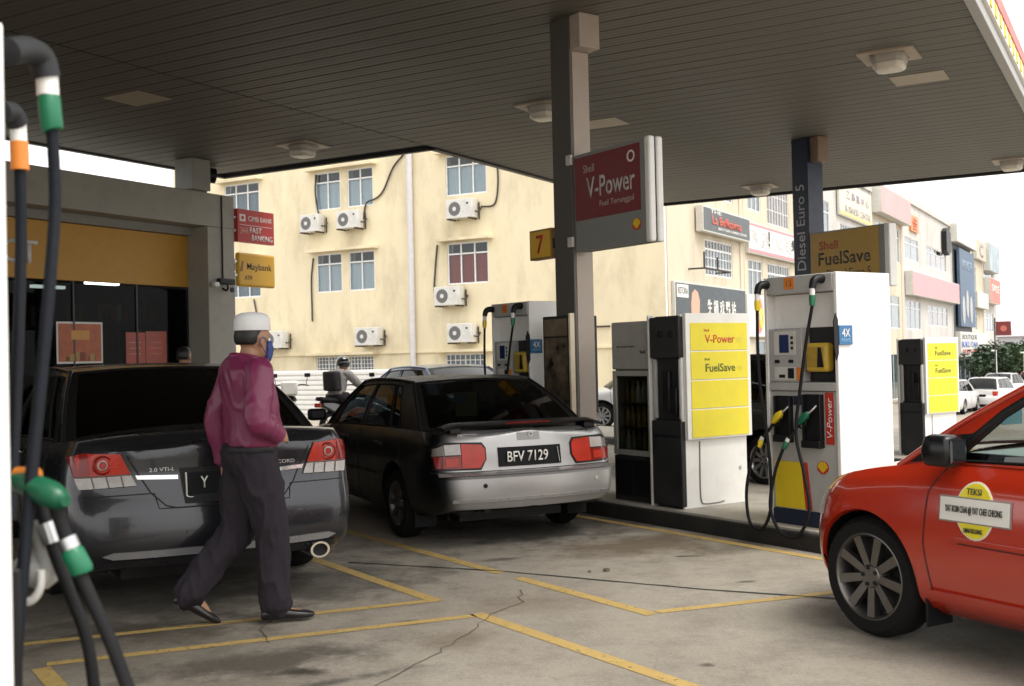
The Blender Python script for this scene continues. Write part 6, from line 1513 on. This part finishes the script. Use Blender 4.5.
def hand(m, W_, D, Nn, side, curl=.5, s=1.0):
    """palm and five fingers at wrist W_, pointing along D with palm normal Nn"""
    D, Nn = Vector(D).normalized(), Vector(Nn).normalized(); S = D.cross(Nn).normalized()*side; W_ = Vector(W_)
    m.loft([ell(W_+D*x*s, w_*s, t*s, S, Nn, 12) for (x, w_, t) in ((-.02, .026, .02), (.02, .034, .018), (.06, .040, .016), (.09, .038, .013))])
    for i, (o, L) in enumerate(((-.030, .070), (-.010, .080), (.011, .075), (.030, .058))):
        p = W_+D*.085*s+S*o*s; d = D.copy(); pts = [(p-D*.02*s, .0095*s)]
        for k in range(3):
            pts.append((p.copy(), (.0092-.001*k)*s)); d = (d*math.cos(curl)+Nn*math.sin(curl)).normalized(); p = p+d*L*s/3
        pts.append((p, .007*s)); limb(m, pts, 8)
    b = W_+D*.03*s-S*.03*s; limb(m, [(b+S*.01*s, .012*s), (b-S*.02*s+D*.02*s+Nn*.01*s, .011*s), (b-S*.03*s+D*.05*s+Nn*.025*s, .009*s)], 8)
skin = M('skin', (.36, .19, .11), .5, var=.06); hairm = M('hair_black', (.010, .009, .008), .5, var=.2, scale=30)
def person(label, loc, rz, J, cl, head_yaw=0., head_pitch=0., hair=True):
    t = thing('person', label, 'person', loc, rz)
    b = MB(); V = Vector
    tor = J['torso']
    hc = V(J['chin']); Rm = (Matrix.Rotation(R(head_yaw), 3, 'Z') @ Matrix.Rotation(R(head_pitch), 3, 'Y'))
    at = head_rings(b, hc, Rm)
    limb(b, [(V(J['neck']), .06), (V(J['neck']).lerp(hc+Rm @ V((-.02, 0, .04)), .5), .056), (hc+Rm @ V((-.02, 0, .05)), .056)])
    b.loft([ell((f+(fr-bk)/2, 0, z), hw*.9, (fr+bk)/2*.9, (0, 1, 0), (1, 0, 0), 18, 2.4) for (z, hw, fr, bk, f) in tor])
    for side, k in ((-1, 'R'), (1, 'L')):
        sh, el, wr = V(J['sh'+k]), V(J['el'+k]), V(J['wr'+k]); limb(b, [(sh, .052), (sh.lerp(el, .5), .046), (el, .038), (wr, .026)])
        hand(b, wr+(wr-el).normalized()*.01, J.get('hd'+k, wr-el), J.get('hn'+k, (0, -side, 0)), side, J.get('curl', .45))
        hp, kn, an = V(J['hp'+k]), V(J['kn'+k]), V(J['an'+k]); limb(b, [(hp, .08), (hp.lerp(kn, .5), .07), (kn, .05), (kn.lerp(an, .4), .05), (an, .034)])
        fd = V(J['ft'+k]); limb(b, [(an-fd*.03-V((0, 0, .03)), .03), (an+fd*.06-V((0, 0, .035)), .032), (an+fd*.15+V(J.get('toe'+k, (0, 0, -.05))), .026)])
    fuse(b, .008, 'body', skin, t, 4)
    s = MB()
    s.loft([ell((f+(fr-bk)/2, 0, z), hw, (fr+bk)/2, (0, 1, 0), (1, 0, 0), 22, 2.4) for (z, hw, fr, bk, f) in tor])
    for k in 'RL':
        sh, el, wr = V(J['sh'+k]), V(J['el'+k]), V(J['wr'+k]); limb(s, [(sh+(V((0, 0, sh.z))-sh)*.25, .075), (sh, .082), (sh.lerp(el, .5), .078), (el, .070), (el.lerp(wr, .55), .062), (wr.lerp(el, .05), .052)])
    fuse(s, .011, 'shirt', cl['shirt'], t, 5, cl.get('wr', .010), 8, (1, 1, .6), 2)
    p = MB()
    wz, whw, wf, wb, wo = tor[0]
    hpz = (V(J['hpR'])+V(J['hpL']))/2
    p.loft([ell((wo, 0, wz+.02), whw*.93, (wf+wb)/2*.95, (0, 1, 0), (1, 0, 0), 20, 2.3), ell((hpz.x, 0, hpz.z+.02), .185, .145, (0, 1, 0), (1, 0, 0), 20, 2.3), ell((hpz.x, 0, hpz.z-.08), .16, .12, (0, 1, 0), (1, 0, 0), 20, 2.3)])
    for k in 'RL':
        hp, kn, an = V(J['hp'+k]), V(J['kn'+k]), V(J['an'+k]); up = (kn-an).normalized()
        limb(p, [(hp, .110), (hp.lerp(kn, .45), .118), (kn, .100), (kn.lerp(an, .5), .092), (an+up*.04, .086), (an-up*.005, .080)])
    fuse(p, .012, 'trousers', cl['trousers'], t, 4, .017, 8, (1, 1, .35), 5)
    for k in 'RL':
        an, fd = V(J['an'+k]), V(J['ft'+k]).normalized(); toe = V(J.get('toe'+k, (0, 0, -.05))); side = V((-fd.y, fd.x, 0)); m = MB()
        base = an-V((0, 0, .05)); up = V((0, 0, 1))
        ax = (fd*.15+toe+V((0, 0, .05))).normalized(); un = side.cross(ax)*-1; un = un if un.z > 0 else -un
        rings = [ell(base+ax*x+un*h, w_, hh, side, un, 14, 2.6) for (x, w_, hh, h) in ((-.085, .020, .018, .012), (-.075, .032, .030, .016), (-.03, .037, .036, .022), (.04, .040, .032, .016), (.10, .045, .026, .008), (.16, .044, .021, .002), (.195, .032, .016, -.002), (.21, .012, .010, -.004))]
        m.loft(rings).build('shoe', cl['shoe'], t, smooth=60)
    if hair:
        h = MB(); T = [(.085, .066, -.02, -.092), (.10, .077, -.005, -.103), (.13, .081, .0, -.108), (.17, .080, .055, -.108), (.205, .070, .075, -.095), (.232, .045, .05, -.064), (.242, .012, .0, -.02)]
        h.loft([[hc+Rm @ (Vector(((f+bk)/2, 0, z))+q) for q in ell((0, 0, 0), (f-bk)/2, w_, (1, 0, 0), (0, 1, 0), 20)] for (z, w_, f, bk) in T]).build('hair', hairm, t, smooth=70)
    t['_'] = 0; del t['_']
    return t, at, hc, Rm
shirt_p = M('satin_shirt_plum', (.17, .018, .068), .40, var=.04, scale=5, spec=.5)
MATS['satin_shirt_plum'].node_tree.nodes['Principled BSDF'].inputs['Sheen Weight'].default_value = .08
MATS['satin_shirt_plum'].node_tree.nodes['Principled BSDF'].inputs['Sheen Tint'].default_value = (.9, .35, .6, 1)
trs = M('trousers_charcoal', (.028, .024, .030), .85, spec=.15, var=.2, scale=60, bump=.2, bscale=400)
shoe = M('shoe_black', (.010, .009, .009), .28, var=.2)
tor_std = [(.98, .185, .145, .12, 0), (1.08, .20, .165, .125, .005), (1.22, .205, .145, .13, .005), (1.34, .212, .125, .14, 0), (1.42, .20, .095, .13, -.01), (1.48, .13, .055, .10, -.015), (1.505, .075, .04, .07, -.015)]
J = dict(torso=tor_std, chin=(.035, 0, 1.475), neck=(-.015, 0, 1.43),
         shR=(-.01, -.195, 1.405), elR=(-.05, -.275, 1.14), wrR=(.10, -.175, 1.05), hdR=(.75, .6, -.1), hnR=(-.3, .9, -.3), shL=(-.01, .195, 1.405), elL=(-.10, .255, 1.14), wrL=(-.06, .25, .88), hnL=(.4, -.9, 0),
         hpR=(0, -.09, .92), knR=(.085, -.105, .50), anR=(.09, -.13, .085), ftR=(.95, -.28, 0), hpL=(0, .09, .92), knL=(-.04, .11, .51), anL=(-.33, .13, .155), ftL=(.97, -.2, 0), toeL=(-.03, 0, -.12))
man, at, hc, Rm = person('man in a plum shirt, white cap and blue mask walking past the grey saloon', (-1.545, 6.42, 0), R(34), J, dict(shirt=shirt_p, trousers=trs, shoe=shoe, wr=.008), 20)
man.scale = (1.03, 1.03, 1.03)
# collar, yoke seam, cuff, belt, cap, mask
m = MB(); m.tube([hc+Vector((-.05+.072*math.cos(a), .070*math.sin(a), .012-.012*math.cos(a))) for a in np.linspace(.7, 2*math.pi-.7, 20)], .020, 8); m.build('collar', shirt_p, man, smooth=60)
wv = Vector(J['wrR']); ev = Vector(J['elR']); MB().tube([wv.lerp(ev, .30), wv.lerp(ev, .02)], .057, 16).build('cuff', shirt_p, man, smooth=40)
wv = Vector(J['wrL']); ev = Vector(J['elL']); MB().tube([wv.lerp(ev, .25), wv.lerp(ev, .02)], .055, 16).build('cuff', shirt_p, man, smooth=40)
m = MB(); m.loft([ell((0, 0, z), .186*k, .138*k, (0, 1, 0), (1, 0, 0), 28, 2.3) for z, k in ((.955, 1.0), (.96, 1.012), (.985, 1.012), (.99, 1.0))]); m.build('belt', black, man, smooth=40)
capm = M('cap_white', (.74, .74, .74), .85, var=.03, bump=.25, bscale=160)
m = MB(); m.loft([[hc+Rm @ q for q in ell((-.006, 0, z), a, b_, (1, 0, 0), (0, 1, 0), 28)] for (z, a, b_) in ((.165, .110, .088), (.170, .113, .090), (.215, .111, .088), (.240, .105, .082), (.256, .090, .069), (.266, .062, .046), (.269, .02, .015))]); m.build('cap', capm, man, smooth=40)
maskm = M('mask_blue', (.045, .07, .22), .8, var=.1)
m = MB(); m.loft([[hc+Rm @ Vector((.045, y*.073, z)), hc+Rm @ Vector((.085, y*.06, z)), hc+Rm @ Vector((.113+.014*math.sin((z)/.105*math.pi), y*.028, z)), hc+Rm @ Vector((.116+.02*math.sin(z/.105*math.pi), 0, z)), hc+Rm @ Vector((.113+.014*math.sin(z/.105*math.pi), -y*.028, z)), hc+Rm @ Vector((.085, -y*.06, z)), hc+Rm @ Vector((.045, -y*.073, z))] for y, z in ((.75, -.012), (.95, .02), (1.06, .06), (1.0, .105))], cap=False)
mk = m.build('mask', maskm, man, smooth=60)
sl = mk.modifiers.new('s', 'SOLIDIFY'); sl.thickness = .003
for y in (-1, 1):
    MB().tube(bez([hc+Rm @ Vector((.046, y*.076, .10)), hc+Rm @ Vector((.0, y*.086, .125)), hc+Rm @ Vector((-.026, y*.088, .10)), hc+Rm @ Vector((.0, y*.084, .06)), hc+Rm @ Vector((.045, y*.074, .012))], 16), .0025, 5).build('ear_loop', maskm, man)
# ---- someone standing between the shop and the grey saloon: only the hair shows
J2 = dict(J); J2.update(elR=(.0, -.26, 1.14), wrR=(.12, -.16, 1.40), hdR=(.2, .5, .8), elL=(0, .26, 1.14), wrL=(.05, .26, .88), knR=(.02, -.10, .5), anR=(0, -.11, .085), knL=(.02, .10, .5), anL=(0, .11, .085), toeL=(0, 0, -.05))
p = PT(183, 352, 13.2)
person('dark-haired person standing behind the grey saloon by the shop window', (p.x, p.y, .0), R(80), J2, dict(shirt=M('shirt_grey', (.10, .10, .11), .8), trousers=trs, shoe=shoe))

# ================================================================== motorcycles
def motorbike(label, loc, rz, bodycol, box_=False):
    t = thing('motorcycle', label, 'motorcycle', loc, rz, 'motorcycles by the hoarding')
    for x in (0, 1.24):
        w_ = MB().lathe([(.20, -.045), (.26, -.05), (.285, -.02), (.285, .02), (.26, .05), (.20, .045)], axis='y', n=28, close=True).build('wheel', tyre_m, t, smooth=50, loc=(x, 0, .285))
        r_ = MB(); r_.lathe([(.185, -.02), (.205, -.02), (.205, .02), (.185, .02)], axis='y', n=24, close=True); r_.lathe([(0, -.04), (.04, -.04), (.04, .04), (0, .04)], axis='y', n=12)
        for i in range(6): a = i*math.pi/3; r_.tube([(.03*math.cos(a), 0, .03*math.sin(a)), (.19*math.cos(a), 0, .19*math.sin(a))], .009, 6)
        r_.build('rim', alloy, w_)
    bm_ = M('moto_'+bodycol[0], bodycol[1], .3, coat=.8)
    MB().loft([[(x, -w_, z-h), (x, w_, z-h), (x, w_*.8, z+h), (x, -w_*.8, z+h)] for (x, w_, z, h) in ((-.25, .06, .72, .05), (0, .10, .66, .10), (.4, .11, .58, .13), (.75, .10, .62, .16), (.95, .08, .78, .14), (1.05, .05, .88, .06))]).build('fairing', bm_, t, bevel=.03, smooth=50)
    MB().loft([[(x, -w_, z), (x, w_, z), (x, w_*.8, z+.08), (x, -w_*.8, z+.08)] for (x, w_, z) in ((-.32, .09, .78), (0, .13, .75), (.35, .13, .72), (.58, .08, .74))]).build('seat', rubber, t, bevel=.03)
    MB().box(.35, .75, -.11, .11, .25, .5).build('engine', dark, t, bevel=.03)
    for y in (-.06, .06): MB().tube([(1.24, y, .285), (1.02, y, .95)], .022, 8).build('fork', steel, t, smooth=60)
    MB().tube(bez([(.86, -.34, 1.02), (.98, -.2, 1.04), (1.0, 0, .98), (.98, .2, 1.04), (.86, .34, 1.02)], 16), .013, 8).build('handlebar', black, t, smooth=60)
    MB().lathe([(0, -.02), (.08, .0), (.09, .06), (.05, .12), (0, .13)], (1.02, 0, .90), 'x', 14).build('head_lamp', lens_clear, t, smooth=50)
    for y in (-.3, .3):
        MB().tube([(.93, y, 1.03), (.92, y*1.1, 1.2)], .007, 6).build('mirror_stem', black, t); MB().box(.90, .925, y*1.1-.06, y*1.1+.06, 1.19, 1.27).build('mirror', black, t, bevel=.01)
    MB().tube(bez([(.5, -.13, .28), (.2, -.16, .26), (-.3, -.17, .34)], 8), [.02, .02, .025, .03, .04, .04, .04, .04, .035], 10).build('exhaust', steel, t, smooth=60)
    MB().box(-.36, -.32, -.07, .07, .66, .74).build('tail_lamp', lens_red, t, bevel=.01)
    MB().loft([[(x, -.06, z), (x, .06, z), (x, .05, z+.03), (x, -.05, z+.03)] for (x, z) in ((1.02, .50), (1.15, .60), (1.3, .61), (1.48, .52))]).build('front_mudguard', bm_, t, bevel=.01)
    if box_: MB().loft([[(x, -.15, .86), (x, .15, .86), (x, .16, 1.14), (x, -.16, 1.14)] for x in (-.50, -.15)]).build('top_box', white, t, bevel=.04)
    return t
bk = PT(330, 440, 20.5); motorbike('black motorcycle carrying the helmeted rider near the hoarding', (bk.x, bk.y, ground_z(bk.x, bk.y)), R(62), ('black', (.012, .012, .013)))
Jr = dict(torso=[(.86, .17, .13, .12, -.02), (.96, .18, .14, .12, .01), (1.08, .19, .13, .13, .05), (1.20, .20, .12, .14, .09), (1.28, .185, .09, .13, .12), (1.33, .12, .055, .10, .13), (1.355, .07, .04, .07, .14)], chin=(.20, 0, 1.33), neck=(.13, 0, 1.28),
          shR=(.12, -.19, 1.26), elR=(.30, -.30, 1.06), wrR=(.52, -.30, 1.03), shL=(.12, .19, 1.26), elL=(.30, .30, 1.06), wrL=(.52, .30, 1.03), hpR=(-.02, -.10, .84), knR=(.36, -.19, .72), anR=(.26, -.20, .34), ftR=(1, 0, 0), hpL=(-.02, .10, .84), knL=(.36, .19, .72), anL=(.26, .20, .34), ftL=(1, 0, 0), curl=.8)
o_ = Matrix.Rotation(R(62), 3, 'Z') @ Vector((.22, 0, 0))
rd, at, hc, Rm = person('rider in grey jacket and black helmet on the black motorcycle', (bk.x+o_.x, bk.y+o_.y, ground_z(bk.x, bk.y)), R(62), Jr, dict(shirt=M('jacket_grey', (.26, .24, .23), .8, var=.3, scale=6), trousers=trs, shoe=shoe), -40, 10, False)
m = MB(); m.loft([[hc+Rm @ q for q in ell((-.005, 0, z), a, b_, (1, 0, 0), (0, 1, 0), 22)] for (z, a, b_) in ((.06, .10, .09), (.08, .125, .112), (.15, .138, .122), (.21, .128, .113), (.255, .09, .08), (.275, .03, .025))]); m.build('helmet', M('helmet_black', (.012, .012, .013), .15, coat=1.), rd, smooth=60)
bag = MB().loft([[(x, -.17*k, .95), (x, .17*k, .95), (x-.03, .16*k, 1.32), (x-.03, -.16*k, 1.32)] for x, k in ((-.02, 1), (-.16, 1), (-.22, .8))]).build('backpack', M('bag_black', (.015, .015, .016), .8), None, bevel=.04, seg=3)
bag.location = rd.location; bag.rotation_euler = rd.rotation_euler; tag(bag, "black backpack on the motorcycle rider's back", 'backpack')
bk2 = PT(291, 440, 21.5); motorbike('parked motorcycle with white box left of the rider', (bk2.x, bk2.y, ground_z(bk2.x, bk2.y)), R(100), ('grey', (.10, .10, .105)), True)
